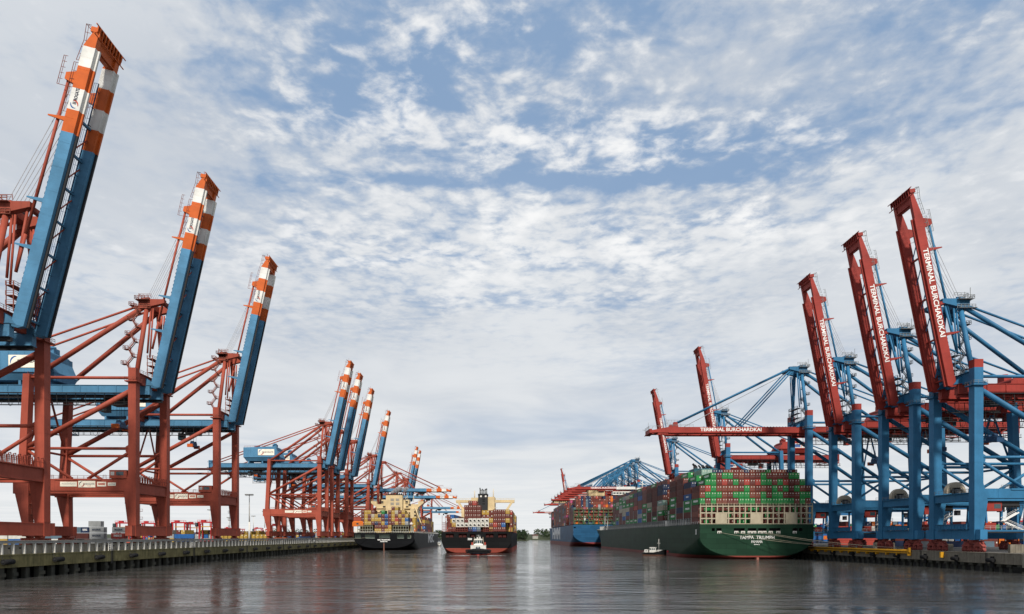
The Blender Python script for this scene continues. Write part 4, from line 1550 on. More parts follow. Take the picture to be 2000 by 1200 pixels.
# ------------------------------------------------------------------ ship hulls
def hull_material(name, topcol, boot, zboot, rough=0.45):
    m = mat(name, topcol, rough, 0.12, streak=0.35, dirt=tuple(q * 0.6 + 0.004 for q in topcol), vary=0.14, scale=0.12)
    T = m.node_tree
    N, L = T.nodes, T.links
    b = N['Principled BSDF']
    b.inputs['Specular IOR Level'].default_value = 0.08
    src = b.inputs['Base Color'].links[0].from_socket
    tc = N.new('ShaderNodeTexCoord')
    sp = N.new('ShaderNodeSeparateXYZ')
    L.new(tc.outputs['Object'], sp.inputs[0])
    lt = N.new('ShaderNodeMath')
    lt.operation = 'LESS_THAN'
    L.new(sp.outputs[2], lt.inputs[0])
    lt.inputs[1].default_value = zboot
    mx = N.new('ShaderNodeMix')
    mx.data_type = 'RGBA'
    L.new(lt.outputs[0], mx.inputs[0])
    L.new(src, mx.inputs[6])
    mx.inputs[7].default_value = (*boot, 1)
    # welded plates: faint seams and slightly different tones from plate to plate
    ad = N.new('ShaderNodeMath')
    L.new(sp.outputs[0], ad.inputs[0])
    L.new(sp.outputs[1], ad.inputs[1])
    cb = N.new('ShaderNodeCombineXYZ')
    L.new(ad.outputs[0], cb.inputs[0])
    L.new(sp.outputs[2], cb.inputs[1])
    bk = N.new('ShaderNodeTexBrick')
    L.new(cb.outputs[0], bk.inputs['Vector'])
    bk.inputs['Scale'].default_value = 1.0
    bk.inputs['Brick Width'].default_value = 9.0
    bk.inputs['Row Height'].default_value = 2.3
    bk.inputs['Mortar Size'].default_value = 0.06
    bk.inputs['Color1'].default_value = (0.84, 0.84, 0.84, 1)
    bk.inputs['Color2'].default_value = (1.14, 1.14, 1.14, 1)
    bk.inputs['Mortar'].default_value = (0.6, 0.6, 0.6, 1)
    # scuffs and rust runs below the openings
    mp = N.new('ShaderNodeMapping')
    mp.inputs['Scale'].default_value = (0.8, 0.8, 0.07)
    L.new(tc.outputs['Object'], mp.inputs[0])
    nz = N.new('ShaderNodeTexNoise')
    nz.inputs['Scale'].default_value = 1.0
    nz.inputs['Detail'].default_value = 8
    nz.inputs['Roughness'].default_value = 0.7
    L.new(mp.outputs[0], nz.inputs['Vector'])
    rr = N.new('ShaderNodeMapRange')
    rr.inputs[1].default_value = 0.60
    rr.inputs[2].default_value = 0.78
    rr.inputs[4].default_value = 0.65
    L.new(nz.outputs[0], rr.inputs[0])
    m2 = N.new('ShaderNodeMix')
    m2.data_type = 'RGBA'
    m2.blend_type = 'MULTIPLY'
    m2.inputs[0].default_value = 1.0
    L.new(mx.outputs[2], m2.inputs[6])
    L.new(bk.outputs['Color'], m2.inputs[7])
    m3 = N.new('ShaderNodeMix')
    m3.data_type = 'RGBA'
    L.new(rr.outputs[0], m3.inputs[0])
    L.new(m2.outputs[2], m3.inputs[6])
    m3.inputs[7].default_value = (*(q * 0.8 + 0.007 for q in topcol), 1)
    L.new(m3.outputs[2], b.inputs['Base Color'])
    return m


def hull_mesh(L, B, deck, m, ztr, rh, rv, Ls, Lb, holes=(), mdeck=None, sheer=3.0, rake=12.0, flat=1.0, hole_in=None):
    """lofted hull, stern at y = 0 and bow at y = L; ztr/rh/rv shape the transom, holes are openings in it"""
    mb = MB()
    hb = B / 2
    st = sorted(set([0] + [Ls * t for t in (0.08, 0.18, 0.3, 0.45, 0.6, 0.8, 1.0)] + [Ls + (L - Lb - Ls) * t for t in (0.25, 0.5, 0.75, 1)] + [L - Lb * (1 - t) for t in (0.12, 0.25, 0.4, 0.55, 0.68, 0.8, 0.9, 0.96, 1.0)]))
    NP = 15
    rows = []
    for s in st:
        k = min(1.0, s / Ls)
        k = k * k * (3 - 2 * k)
        zb = ztr + (-9.0 - ztr) * (min(1.0, s / Ls) ** 0.75)
        a, c = rh + (5.0 - rh) * k, rv + (5.0 - rv) * k
        q = max(0.0, (s - (L - Lb)) / Lb)
        dk = deck + sheer * q * q
        pts = []
        for i in range(5):
            pts.append((hb, dk + (zb + c - dk) * i / 4))
        for i in range(1, NP - 5):
            th = math.pi / 2 * i / (NP - 6)
            pts.append((hb - a + a * math.cos(th), zb + c - c * math.sin(th)))
        pts.append((0.0, zb))
        if q > 0:
            wd = max(0.0, 1 - q ** 3.0)
            ww = max(0.0, 1 - q ** 1.35)
            out = []
            for x, z in pts:
                t = max(0.0, min(1.0, z / dk)) ** 1.3
                out.append((x * (ww + (wd - ww) * t), z))
            pts = out
        row = []
        for x, z in pts:
            y = s + rake * (z / deck - 0.35) * q * q if q > 0 else s
            row.append((x, y, z))
        rows.append(row)
    for r0, r1 in zip(rows, rows[1:]):
        for i in range(len(r0) - 1):
            A, Bq, Cq, D = r0[i], r1[i], r1[i + 1], r0[i + 1]
            sm = i >= 4
            mb.face([A, D, Cq, Bq], m, sm)
            mx = lambda p: (-p[0], p[1], p[2])
            mb.face([mx(A), mx(Bq), mx(Cq), mx(D)], m, sm)
        mb.face([(-r0[0][0], r0[0][1], r0[0][2] - 0.02), (r0[0][0], r0[0][1], r0[0][2] - 0.02), (r1[0][0], r1[0][1], r1[0][2] - 0.02), (-r1[0][0], r1[0][1], r1[0][2] - 0.02)], mdeck or m)
    # transom with real openings
    outl = [(x, z) for x, _, z in rows[0]]
    full = [(-x, z) for x, z in outl] + [(x, z) for x, z in reversed(outl[:-1])]
    loops = [[Vector((x, 0, z)) for x, z in full]]
    for x0, x1, z0, z1 in holes:
        loops.append([Vector((x0, 0, z0)), Vector((x0, 0, z1)), Vector((x1, 0, z1)), Vector((x1, 0, z0))])
    flatp = [p for lp in loops for p in lp]
    for t in tessellate_polygon([[Vector((p.x, p.z, 0)) for p in lp] for lp in loops]):
        P = [flatp[i] for i in t]
        n = (P[1] - P[0]).cross(P[2] - P[0])
        if n.length < 1e-7:
            continue
        if n.y > 0:
            P = P[::-1]
        mb.face(P, m)
    for x0, x1, z0, z1 in holes:
        d = 3.0
        hm = hole_in or DARK
        mb.face([(x0, 0, z0), (x1, 0, z0), (x1, d, z0), (x0, d, z0)], hm)
        mb.face([(x0, 0, z1), (x0, d, z1), (x1, d, z1), (x1, 0, z1)], hm)
        mb.face([(x0, 0, z0), (x0, d, z0), (x0, d, z1), (x0, 0, z1)], hm)
        mb.face([(x1, 0, z0), (x1, 0, z1), (x1, d, z1), (x1, d, z0)], hm)
        mb.face([(x0, d, z0), (x1, d, z0), (x1, d, z1), (x0, d, z1)], hm)
    return mb


def ship_frame(root):
    y = root.rotation_euler.z
    c, s = math.cos(y), math.sin(y)
    o = root.location
    return lambda x, yy, z: (o.x + x * c - yy * s, o.y + x * s + yy * c, z)


def merge(me):
    import bmesh
    bm = bmesh.new()
    bm.from_mesh(me)
    bmesh.ops.remove_doubles(bm, verts=bm.verts, dist=0.004)
    bm.to_mesh(me)
    bm.free()
    return me


# ------------------------------------------------------------------ cranes: the left quay
LAB_L = 'red crane with raised blue boom, '
GL, GR = 'red and blue cranes on the left quay', 'blue and red cranes on the right quay'


def left_crane(y, lean, label, tu=-14, detail=2, hang=8.0):
    p = left_pt(-3.0, y, ZQL)
    crane(EU, (p.x, p.y, ZQL), PHI, lean, label, GL, -1, tu, detail, hang=hang)


left_crane(157, 14.4, LAB_L + 'nearest on the left quay, cut by the frame edge', -22)
left_crane(220, 12.6, LAB_L + 'second nearest on the left quay', -10, hang=9)
left_crane(284, 12.1, LAB_L + 'third nearest, beside the tall lamp mast', -14.5, hang=6.5)
left_crane(450, 11.8, LAB_L + 'front one of the cluster of three', -46, 1, hang=4)
left_crane(484, 11.6, LAB_L + 'middle one of the cluster of three', -30, 1)
left_crane(534, 11.4, LAB_L + 'rear one of the cluster of three', -20, 1)
left_crane(628, 11.0, LAB_L + 'standing alone behind the cluster of three', -20, 0)
left_crane(683, None, 'red crane with lowered blue boom, upper boom above the cream ship house', 45, 0)
left_crane(802, None, 'red crane with lowered blue boom, lower boom behind the cream ship house', 40, 0)
left_crane(880, 10.5, LAB_L + 'left one of the far pair', -20, 0)
left_crane(918, 10.5, LAB_L + 'right one of the far pair', -20, 0)
left_crane(1110, None, 'far red quay crane with lowered striped boom low behind the black ship', 30, 0)
left_crane(1290, None, 'farthest red quay crane with lowered striped boom tip lowest over the water', 30, 0)

# ------------------------------------------------------------------ cranes: the right quay
LAB_R = 'blue crane with raised red boom, '


def right_crane(P, y, lean, label, tu=-14, detail=2, bands=None, x=None, hang=8.0):
    crane(P, (XR + 4.0 if x is None else x, y, ZQR), math.pi, lean, label, GR, 1, tu, detail, bands, hang=hang)


right_crane(CA, 206.5, 11.4, LAB_R + 'nearest on the right quay, tallest in the picture', -12, hang=13)
right_crane(CA, 235.5, 11.4, LAB_R + 'second nearest on the right quay', -14, hang=12)
right_crane(CA, 272.5, 10.9, LAB_R + 'third nearest, just right of the lowered boom', -13, hang=12.5)
right_crane(CD, 313, None, 'blue tower quay crane with lowered red boom across the green ship', -18)
right_crane(CD, 421, 9.8, LAB_R + 'behind the lowered boom, above the container stacks', -20, 1)
right_crane(CD, 540, 10.2, LAB_R + 'smallest one standing left of the lowered boom', -20, 1)
WRB = [(0, 20, WHITE), (20, 70.8, RRED)]
far_names = ['nearest of the far row', 'second of the far row', 'third of the far row', 'fourth of the far row',
             'fifth of the far row', 'sixth of the far row', 'alone beyond the row', 'farthest and lowest']
for i, y in enumerate((684, 718, 757, 797, 836, 890, 1030, 1372)):
    right_crane(CD, y, None, 'blue crane with lowered red boom over the blue ship, ' + far_names[i], 38, 0, WRB if i == 0 else None)
right_crane(CD, 1170, 9.0, 'tiny far blue crane with raised red boom behind the blue ship', -20, 0, x=129)


# ------------------------------------------------------------------ ships
HGREEN = hull_material('hull_green', (0.016, 0.046, 0.027), (0.20, 0.045, 0.035), 1.5)
HBLUE = hull_material('hull_blue', (0.020, 0.085, 0.175), (0.19, 0.035, 0.03), 4.2)
HBLACK = hull_material('hull_black', (0.009, 0.0095, 0.010), (0.23, 0.050, 0.034), 3.0)
HBLACK2 = hull_material('hull_black_grey', (0.008, 0.0085, 0.010), (0.05, 0.02, 0.02), 0.6)
DECKR = mat('deck_red_brown', (0.14, 0.035, 0.028), 0.7, 0.3)
DECKG = mat('deck_grey', (0.13, 0.14, 0.13), 0.7, 0.3)
HOLEPALE = mat('mooring_deck_pale', (0.30, 0.34, 0.30), 0.7, 0.4)
FRAMEC = mat('lashing_cream', (0.43, 0.375, 0.27), 0.55, 0.25, streak=0.45, dirt=(0.30, 0.17, 0.09))
FRAMEG = mat('lashing_green', (0.05, 0.14, 0.06), 0.6, 0.3)
FRAMEK = mat('lashing_khaki', (0.20, 0.20, 0.15), 0.6, 0.4)
SHIPW = mat('ship_white', (0.72, 0.70, 0.64), 0.5, 0.15, streak=0.25, dirt=(0.4, 0.3, 0.2))


def fairlead(mb, m):
    mb.box(-0.9, -0.55, -0.16, 0.0, 0, 1.0, m)
    mb.box(0.55, 0.9, -0.16, 0.0, 0, 1.0, m)
    mb.box(-0.9, 0.9, -0.16, 0.0, 0.75, 1.05, m)
    mb.box(-0.15, 0.15, -0.16, 0.0, 0, 0.75, m)


def add_hull(root, **kw):
    hb = hull_mesh(**kw)
    return obj('hull', merge(hb.mesh('hull')), root)


# --- green ship ------------------------------------------------------------------
gs = thing('container_ship', 'large dark green container ship stacked with green and brown containers at the right quay', 'container ship', (115.5, 287, 0), 0)
GH = [(-20.2, -18.8, 12.6, 13.9), (-18.1, -15.8, 12.6, 13.9), (-10.3, -5.4, 12.6, 13.9), (-4.0, -0.2, 12.6, 13.9), (0.6, 4.4, 12.6, 13.9),
      (5.6, 10.6, 12.6, 13.9), (16.0, 18.4, 12.6, 13.9), (18.9, 20.5, 12.6, 13.9)]
add_hull(gs, L=368, B=51, deck=15.7, m=HGREEN, ztr=0.9, rh=19.5, rv=9.0, Ls=62, Lb=92, holes=GH, mdeck=DECKG, sheer=3.5, rake=14)
fl = cached('fairlead_w', lambda mb: fairlead(mb, SHIPW), 'fairlead')
for x in (-16.8, -9.2, -6.2, -3.2, -1.2, 1.4, 3.4, 6.2, 9.6, 17.0):
    obj('fairlead', fl, gs, (x, 0.0, 11.55))
obj('lettering', text_mesh('TAMPA  TRIUMPH', 2.1, LETTER, 0.010, width=15.6), gs, (0.1, -0.03, 9.65), FACE_S)
obj('lettering', text_mesh('PANAMA', 1.65, LETTER, 0.010, width=5.05), gs, (0.1, -0.03, 7.75), FACE_S)
obj('lettering', text_mesh('IMO', 0.55, LETTER, 0.03, width=2.6), gs, (0.1, -0.03, 6.55), FACE_S)
mb = MB()
mb.box(-0.5, 0.5, -1.2, 1.6, -4, 0.8, mat('rudder_red', (0.30, 0.12, 0.09), 0.6, 0.3))
obj('rudder', mb, gs)
mb = MB()
for x in (0, 1.1):
    mb.box(-0.08, 0.0, x, x + 0.75, 0.0, 2.0, SHIPW)
    mb.box(-0.14, 0.0, x + 0.2, x + 0.9, -0.35, 0.1, SHIPW)
mb.box(-0.05, 0.0, -0.2, 2.2, 0.5, 1.6, DARK)
obj('side_fairlead', mb, gs, (-25.5, 4.5, 11.4))
# open lashing frame across the stern
lf = MB()
lf.box(-25.3, 25.3, 0.2, 1.2, 15.7, 16.0, FRAMEC)
for z in (18.0, 20.5, 23.5):
    lf.box(-25.3, 25.3, 0.3, 1.1, z, z + 0.5, FRAMEC)
frame = obj('lashing_frame', lf, gs)
pm = MB()
pm.box(-0.22, 0.22, 0.2, 1.2, 16.0, 24.1, FRAMEC)
pm.box(-0.12, 0.12, 0.25, 0.5, 24.1, 25.0, FRAMEC)
pm = pm.mesh('post')
for i in range(21):
    obj('post', pm, frame, (-25.1 + i * 2.51, -0.004, 0))
pn = MB()
for i in range(9):
    pn.box(-2.6 + i * 0.58, -2.6 + i * 0.58 + 0.5, 0.1, 0.26, 16.0, 20.45, FRAMEC)
pn.box(-2.65, 2.65, 0.18, 0.3, 16.0, 20.45, FRAMEC)
pn = pn.mesh('panel')
for x in (-15.8, 0.15, 15.7):
    obj('panel', pn, frame, (x, 0, 0))
rl_ = MB()
rl_.rail([(-25.2, 0.3, 24.1), (25.2, 0.3, 24.1)], FRAMEC, 1.0, 1.25, 0.05)
obj('handrail', rl_, frame)

PG = ship_frame(gs)
ROWS = [  # bottom row first
    'GBGBBBBGGGBGGGGGGBGB', 'BGGGBBGGGBBGBGGBBBGG', 'BRGBBBBBGBBBBGBGBGBB', ' GGBRBGBRBRGGBGRBBG ', '  GBGGBBBBBGBBBBGG  ']
for t, row in enumerate(ROWS):
    for i, ch in enumerate(row):
        if ch == ' ':
            continue
        if ch == 'B' and rnd.random() < 0.22:
            ch = 'A'
        p = PG(-23.85 + i * 2.51, 7.8, 24.72 + t * 2.86)
        tier = 'top tier' if t == 4 else ORD[4 - t] + ' tier from top'
        container(ch, p, 0, '%s container, %s column from left, %s, green ship\'s stern' % (CC[ch][0], ORD[i], tier), 'containers on the green ship', side=-1 if i < 3 else None)
for i in range(20):                                        # behind the frame
    for t in range(3):
        ch = pick([('B', 5), ('G', 4), ('A', 1)])
        rest_container(ch, PG(-23.85 + i * 2.51, 9.6, 16.05 + t * 2.86), 0)

# outer stacks along the left side, from the stern forward (bottom container first)
SIDE = {1: 'BGGUAN', 2: 'BNBBBBB', 3: 'GBGGBDB', 5: 'BGCTBNN', 6: 'GDABBBB', 7: 'BBGCDDB', 8: 'GGBGBBB', 9: 'UEUBBUN', 10: 'GBBRBBN'}
SIDE2 = {11: 'GBBBGBG', 12: 'GBUCGBC', 13: 'BUCCGGE', 14: 'BBBCEGG', 15: 'UGBBGCB', 16: 'GBBBBGB'}
SLOT = 13.0
skip = (4, 17)
SEQ = {s: k for k, s in enumerate([s for s in range(0, 22) if s not in skip])}
top2 = {1: 9, 2: 9, 3: 9}
side0 = ['B', 'G']
for t, ch in enumerate('GB'):                              # the two lower containers at the stern corner
    pass
for s in range(1, 22):
    if s in skip:
        continue
    yb_ = 7.8 + s * SLOT
    narrow = 0 if s < 17 else (s - 16)
    col = SIDE.get(s) or SIDE2.get(s) or ''.join(pick([('B', 6), ('G', 3), ('C', 1), ('U', 1), ('E', .6), ('D', 2)]) for _ in range(7 if s < 19 else 5))
    base = 18.95
    for i in range(20):
        if i < narrow or i > 19 - narrow:
            continue
        edge = i == narrow
        nt = len(col) if edge else min(len(col) + (1 if i == 1 else 2), 8 if s > 1 else 8)
        if s >= 19:
            nt = min(nt, 6)
        for t in range(nt):
            x, z = -23.85 + i * 2.51, base + t * 2.86
            ch = col[t] if (edge and t < len(col)) else pick([('B', 5.5), ('A', 1), ('G', 3.2), ('R', .4), ('N', .6), ('T', .25), ('C', .35), ('U', .4)])
            if edge and s in SIDE and s <= 7:
                container(ch, PG(x, yb_, z), 0, '%s container on green ship\'s left side, %s stack from stern, %s tier up' % (CC[ch][0], ORD[SEQ[s]], ORD[t]),
                          'containers on the green ship', side=-1)
            elif s == 1 and t == nt - 1 and 2 <= i <= 18:
                ch = 'TTNNBABBNABBGBBANN'[i - 2]
                container(ch, PG(x, yb_, z), 0, '%s container in top tier behind green ship\'s stern stack, %s from left' % (CC[ch][0], ORD[i - 2]),
                          'containers on the green ship')
            elif s == 1 and t > 5 or t >= nt - 2 or i <= 1 or i >= 18 or s in (3, 5, 16, 18):
                rest_container(ch, PG(x, yb_, z), 0, plate=-1 if (ch == 'G' and i < 3) else 0)

# pedestals along the deck edge, lashing bridges between the stacks
ped = cached('pedestal', lambda mb: (mb.box(-0.45, 0.25, -0.28, 0.28, 15.7, 18.9, GALV), mb.box(-0.6, 0.3, -0.4, 0.4, 18.55, 18.9, GALV)), 'pedestal')
for i in range(64):
    obj('pedestal', ped, gs, (-24.6, 14.6 + i * 4.33, 0))
lb = MB()
for x in (-24.9, -12.6, 0, 12.6, 24.9):
    lb.box(x - 0.25, x + 0.25, -0.3, 0.3, 15.7, 27.2, GALV)
for z in (18.6, 21.4, 24.3, 27.1):
    lb.box(-24.9, 24.9, -0.35, 0.35, z, z + 0.15, GALV)
lb = lb.mesh('lashing_bridge')
for s in range(1, 21):
    if s not in (4, 5, 17, 18):
        obj('lashing_bridge', lb, gs, (0, 7.8 + s * SLOT - 6.5, 0))
mb = MB()
mb.rail([(-25.3, 1, 15.7), (-25.3, 270, 15.7)], SHIPW, 1.1, 3.0, 0.06)
mb.rail([(25.3, 1, 15.7), (25.3, 270, 15.7)], SHIPW, 1.1, 3.0, 0.06)
obj('handrail', mb, gs)
mb = MB()                                                  # engine casing and funnel between the stacks
FUNB = mat('funnel_blue_green', (0.05, 0.16, 0.20), 0.5, 0.2)
y0 = 7.8 + 4 * SLOT
mb.box(-16, 16, y0 - 5.4, y0 + 5.0, 15.7, 40.0, SHIPW)
mb.box(-11, 1.0, y0 - 4.5, y0 + 4.5, 40.0, 46.4, FUNB)
mb.box(-11.2, 1.2, y0 - 4.7, y0 + 4.7, 45.9, 46.5, FUNB)
cas = obj('engine_casing', mb, gs)
mb = MB()
for x, z, r in ((-9.6, 48.4, 0.7), (-8.4, 47.9, 0.4), (-6.6, 47.6, 0.5), (-4.5, 47.4, 0.9), (-2.4, 47.5, 0.8), (-0.8, 47.2, 0.5)):
    mb.tube((x, y0, 46.0), (x, y0, z), r, DARK, 10)
    mb.tube((x, y0, z - 0.1), (x - 1.1, y0 - 0.6, z + 0.9), r * 0.9, DARK, 10)
obj('exhaust_pipe', mb, cas)
mb = MB()                                                  # boarding tower seen in the gap of the left side
mb.box(-25.0, -22.5, y0 - 2.2, y0 + 2.0, 15.7, 18.6, SHIPW)
for x in (-24.9, -22.7):
    for y in (y0 - 2.0, y0 + 1.8):
        mb.beam((x, y, 18.6), (x, y, 29.5), 0.25, 0.25, FRAMEK)
for z in (18.6, 22.0, 25.6, 29.3):
    mb.box(-25.0, -22.4, y0 - 2.3, y0 + 2.1, z, z + 0.2, FRAMEK)
mb.tube((-23.6, y0, 18.6), (-23.6, y0, 24.0), 0.4, SHIPW, 10)
obj('access_tower', mb, gs)
mb = MB()                                                  # bridge block far forward
y1 = 7.8 + 17 * SLOT
mb.box(-14, 14, y1 - 5, y1 + 5, 15.7, 43.5, SHIPW)
mb.box(-24.4, 24.4, y1 - 3.0, y1 + 4, 43.5, 46.2, SHIPW)
mb.box(-5, 8, y1 - 3, y1 + 3, 46.2, 49.2, SHIPW)
br = obj('bridge_house', mb, gs)
mb = MB()
for k in range(9):
    for i in range(9):
        mb.box(-13 + i * 3, -11.6 + i * 3, y1 - 5.06, y1 - 4.98, 18 + k * 2.9, 19.4 + k * 2.9, GLASS)
for i in range(20):
    mb.box(-24 + i * 2.4, -22.2 + i * 2.4, y1 - 3.06, y1 - 2.98, 44.3, 45.5, GLASS)
obj('window', mb, br)
mb = MB()
mb.tube((0, y1, 49), (0, y1, 55), 0.4, SHIPW, 8, 0.2)
mb.box(-3, 3, y1 - 0.2, y1 + 0.2, 52, 52.4, SHIPW)
obj('mast', mb, br)
# mooring ropes from the stern to the right quay
def rope(p0, p1, sag, label, grp, r=0.085, m=None):
    mb = MB()
    pts = []
    for i in range(13):
        t = i / 12
        pts.append(Vector(p0).lerp(Vector(p1), t) + Vector((0, 0, -sag * 4 * t * (1 - t))))
    mb.path(pts, r, m or mat('mooring_rope', (0.30, 0.27, 0.20), 0.8), 6)
    return tag(obj('mooring_rope', mb), label, 'rope', grp)


for a, b, sg, w in ((-16.8, 2, 0.9, 'running from the leftmost fairlead'), (-9.2, 2, 0.7, 'second from left, passing under the name'),
                    (1.4, 1, 0.6, 'starting at the middle of the stern'), (3.4, 0, 0.9, 'rightmost, reaching farthest along the quay')):
    rope((115.5 + a, 286.9, 12.0), (BOLL[b][0], BOLL[b][1], BOLL[b][2] + 0.7), sg, 'mooring rope from the green ship\'s stern, ' + w, 'mooring ropes of the green ship')

# --- blue ship -------------------------------------------------------------------
bs = thing('container_ship', 'blue container ship with red boot stripe, moored ahead of the green ship', 'container ship', (105.5, 648, 0), 0)
BHO = [(-5.5 + i * 2.7, -3.4 + i * 2.7, 13.2, 15.2) for i in range(4)] + [(8 + i * 2.7, 10.1 + i * 2.7, 13.2, 15.2) for i in range(3)] + [(-30.0, -28.0, 18.6, 19.8)]
add_hull(bs, L=392, B=61, deck=22.0, m=HBLUE, ztr=2.6, rh=24, rv=10, Ls=60, Lb=100, holes=BHO, mdeck=DECKG, sheer=2.5, rake=12)
obj('lettering', text_mesh('HMM', 19.0, LETTER, 0.05, width=112), bs, (-30.56, 195, 13.2), FACE_W)
obj('lettering', text_mesh('HMM', 2.2, LETTER, 0.05, width=6), bs, (6, -0.03, 11.6), FACE_S)
obj('lettering', text_mesh('PANAMA', 1.8, LETTER, 0.05, width=7), bs, (6.5, -0.03, 9.2), FACE_S)
mb = MB()
for z in (22.5, 26.0, 30.5, 34.5, 37.6):
    mb.box(-30, 30, 0.2, 1.0, z, z + 0.45, FRAMEG)
for i in range(13):
    x = -29.8 + i * 4.97
    mb.box(x - 0.25, x + 0.25, 0.2, 1.0, 22.5, 38, FRAMEG)
for i in range(6):
    x = -24.8 + i * 9.94
    mb.beam((x - 4.9, 0.1, 22.8), (x, 0.1, 34), 0.4, 0.4, FRAMEG)
    mb.beam((x + 4.9, 0.1, 22.8), (x, 0.1, 34), 0.4, 0.4, FRAMEG)
mb.rail([(-30, 0.3, 38), (30, 0.3, 38)], FRAMEG, 1.2, 2.4, 0.08)
obj('lashing_frame', mb, bs)
PB_ = ship_frame(bs)
hw = [('B', 3.6), ('A', 3.6), ('R', .9), ('P', 0.4), ('S', 0.9), ('N', 0.8), ('W', .1), ('O', .2), ('E', .2)]
for s in range(0, 24):
    if s in (3, 4, 17):
        continue
    yb_ = 8.0 + s * 14.2
    nar = max(0, s - 19)
    for i in range(24):
        if i < nar or i > 23 - nar:
            continue
        nt = 10 - (1 if (i < 2 or i > 21) else 0) - (2 if i == 0 and s < 2 else 0) - (max(0, s - 18)) - (rnd.random() < 0.15)
        run = None
        for t in range(nt):
            if run is None or rnd.random() < 0.75:
                run = pick(hw)
            if s == 0 or t >= nt - 2 or i <= 1 or i >= 22 or s in (2, 5, 16, 18):
                rest_container(run, PB_(-28.9 + i * 2.51, yb_, 22.6 + t * 2.86), 0, dots=0.25)
mb = MB()
y1 = 8 + 3.5 * 14.2
mb.box(-8, 9.5, y1 - 8, y1 + 8, 22.0, 62.0, CREAM)
mb.box(-8.6, 10.1, y1 - 8.4, y1 + 8.4, 61.4, 62.6, CREAM)
hs_ = obj('engine_casing', mb, bs)
mb = MB()
for x in (-3.6, 1.2):
    for z in (52.5, 57.0):
        mb.box(x, x + 3.2, y1 - 8.06, y1 - 7.98, z, z + 3.6, mat('louvre_cream', (0.45, 0.36, 0.2), 0.6))
obj('louvre', mb, hs_)
mb = MB()
y1 = 8 + 17 * 14.2
mb.box(-22, 22, y1 - 5, y1 + 5, 22, 57, SHIPW)
mb.box(-31, 31, y1 - 3, y1 + 3, 57, 61, CREAM)
mb.box(-8, 8, y1 - 3, y1 + 3, 61, 64, CREAM)
br = obj('bridge_house', mb, bs)
mb = MB()
for i in range(22):
    mb.box(-30 + i * 2.75, -28.2 + i * 2.75, y1 - 3.06, y1 - 2.98, 58.6, 60.2, GLASS)
obj('window', mb, br)

# --- black ship leaving with the tug -------------------------------------------------
zs = thing('container_ship', 'black container ship with red boot stripe under way behind the tug in midstream', 'container ship', (-14.0, 388, 0), math.radians(-2.8))
ZHO = [(-18.6, -13.6, 9.6, 11.85), (-10.7, -5.6, 9.6, 11.85), (-3.9, -0.4, 9.8, 11.6), (5.8, 10.6, 9.6, 11.85), (13.3, 18.7, 9.4, 11.85)]
HOLER = mat('mooring_deck_red', (0.11, 0.028, 0.024), 0.7, 0.4)
add_hull(zs, L=255, B=42.2, deck=12.9, m=HBLACK, ztr=0.35, rh=10, rv=7.5, Ls=48, Lb=75, holes=ZHO, mdeck=DECKR, sheer=4, rake=12, hole_in=HOLER)
fl2 = cached('fairlead_r', lambda mb: fairlead(mb, HOLER), 'fairlead')
for x in (-17.4, -15, -9.4, -7, -2, 7, 9.4, 14.5, 17.2):
    obj('fairlead', fl2, zs, (x, 0.2, 9.6))
obj('lettering', text_mesh('ZIM', 1.5, LETTER, 0.05, width=2.7), zs, (-3.9, -0.04, 8.5), FACE_S)
PZ = ship_frame(zs)
yawz = zs.rotation_euler.z
ZR = {0: '.BB...NUS..YBBB.', 1: '..YWWCWWWCWBRBU.', 2: '..CWWBWWWWWYBBBY', 3: '.....BBBB...BBBB', 4: '.....BBBB...BBBY', 5: '.....BBBB.......', 6: '......BR........'}
GZ = 'containers on the black ship under way'
for t, row in ZR.items():
    for i, ch in enumerate(row):
        if ch == '.':
            continue
        x = -18.95 + i * 2.53
        reef = ch in 'WC'
        w = '%s container, %s stack from left, %s tier up, on midstream black ship\'s stern' % (CC[ch][0], ORD[i], ORD[t])
        container(ch, PZ(x, 8.6, 13.2 + t * 2.66), yawz, w, GZ, reefer=reef)
for s in range(1, 15):
    if s in (6, 7):
        continue
    for i in range(17):
        nar = max(0, s - 10)
        if i < nar or i > 16 - nar:
            continue
        nt = 5 if i > 8 else (3 if s < 5 else 4)
        if s < 6 and i < 5:
            nt = 2 if i > 1 else 4
        if i in (9, 10) and s == 1:
            nt = 5
        for t in range(nt):
            ch = pick([('B', 5), ('Y', 2), ('A', 1.2), ('R', .5), ('U', .4), ('W', .4)])
            if i == 16 - nar and rnd.random() < 0.5:
                ch = 'Y'
            rest_container(ch, PZ(-18.95 + i * 2.45, 9.2 + s * 13.4, 13.2 + t * 2.66), yawz)
mb = MB()                                                  # red lashing rails round the stern
RL = mat('lashing_red', (0.20, 0.05, 0.04), 0.6, 0.3)
for x in (-20.8, -18.6, -16.2, -13.8):
    mb.beam((x, 0.6, 12.9), (x, 0.6, 19.5 if x < -16 else 17), 0.25, 0.25, RL)
for z in (14.4, 16.0, 17.6):
    mb.beam((-20.8, 0.6, z), (-13.8, 0.6, z), 0.14, 0.14, RL)
mb.beam((-20.8, 0.6, 18.8), (-20.8, 60, 18.8), 0.14, 0.14, RL)
for i in range(12):
    mb.beam((-20.8, 0.6 + i * 5, 12.9), (-20.8, 0.6 + i * 5, 19 if i % 3 else 23), 0.2, 0.2, RL)
    mb.beam((20.8, 0.6 + i * 5, 12.9), (20.8, 0.6 + i * 5, 17), 0.2, 0.2, RL)
mb.rail([(-20.9, 0.3, 12.9), (20.9, 0.3, 12.9)], RL, 1.1, 1.4, 0.05)
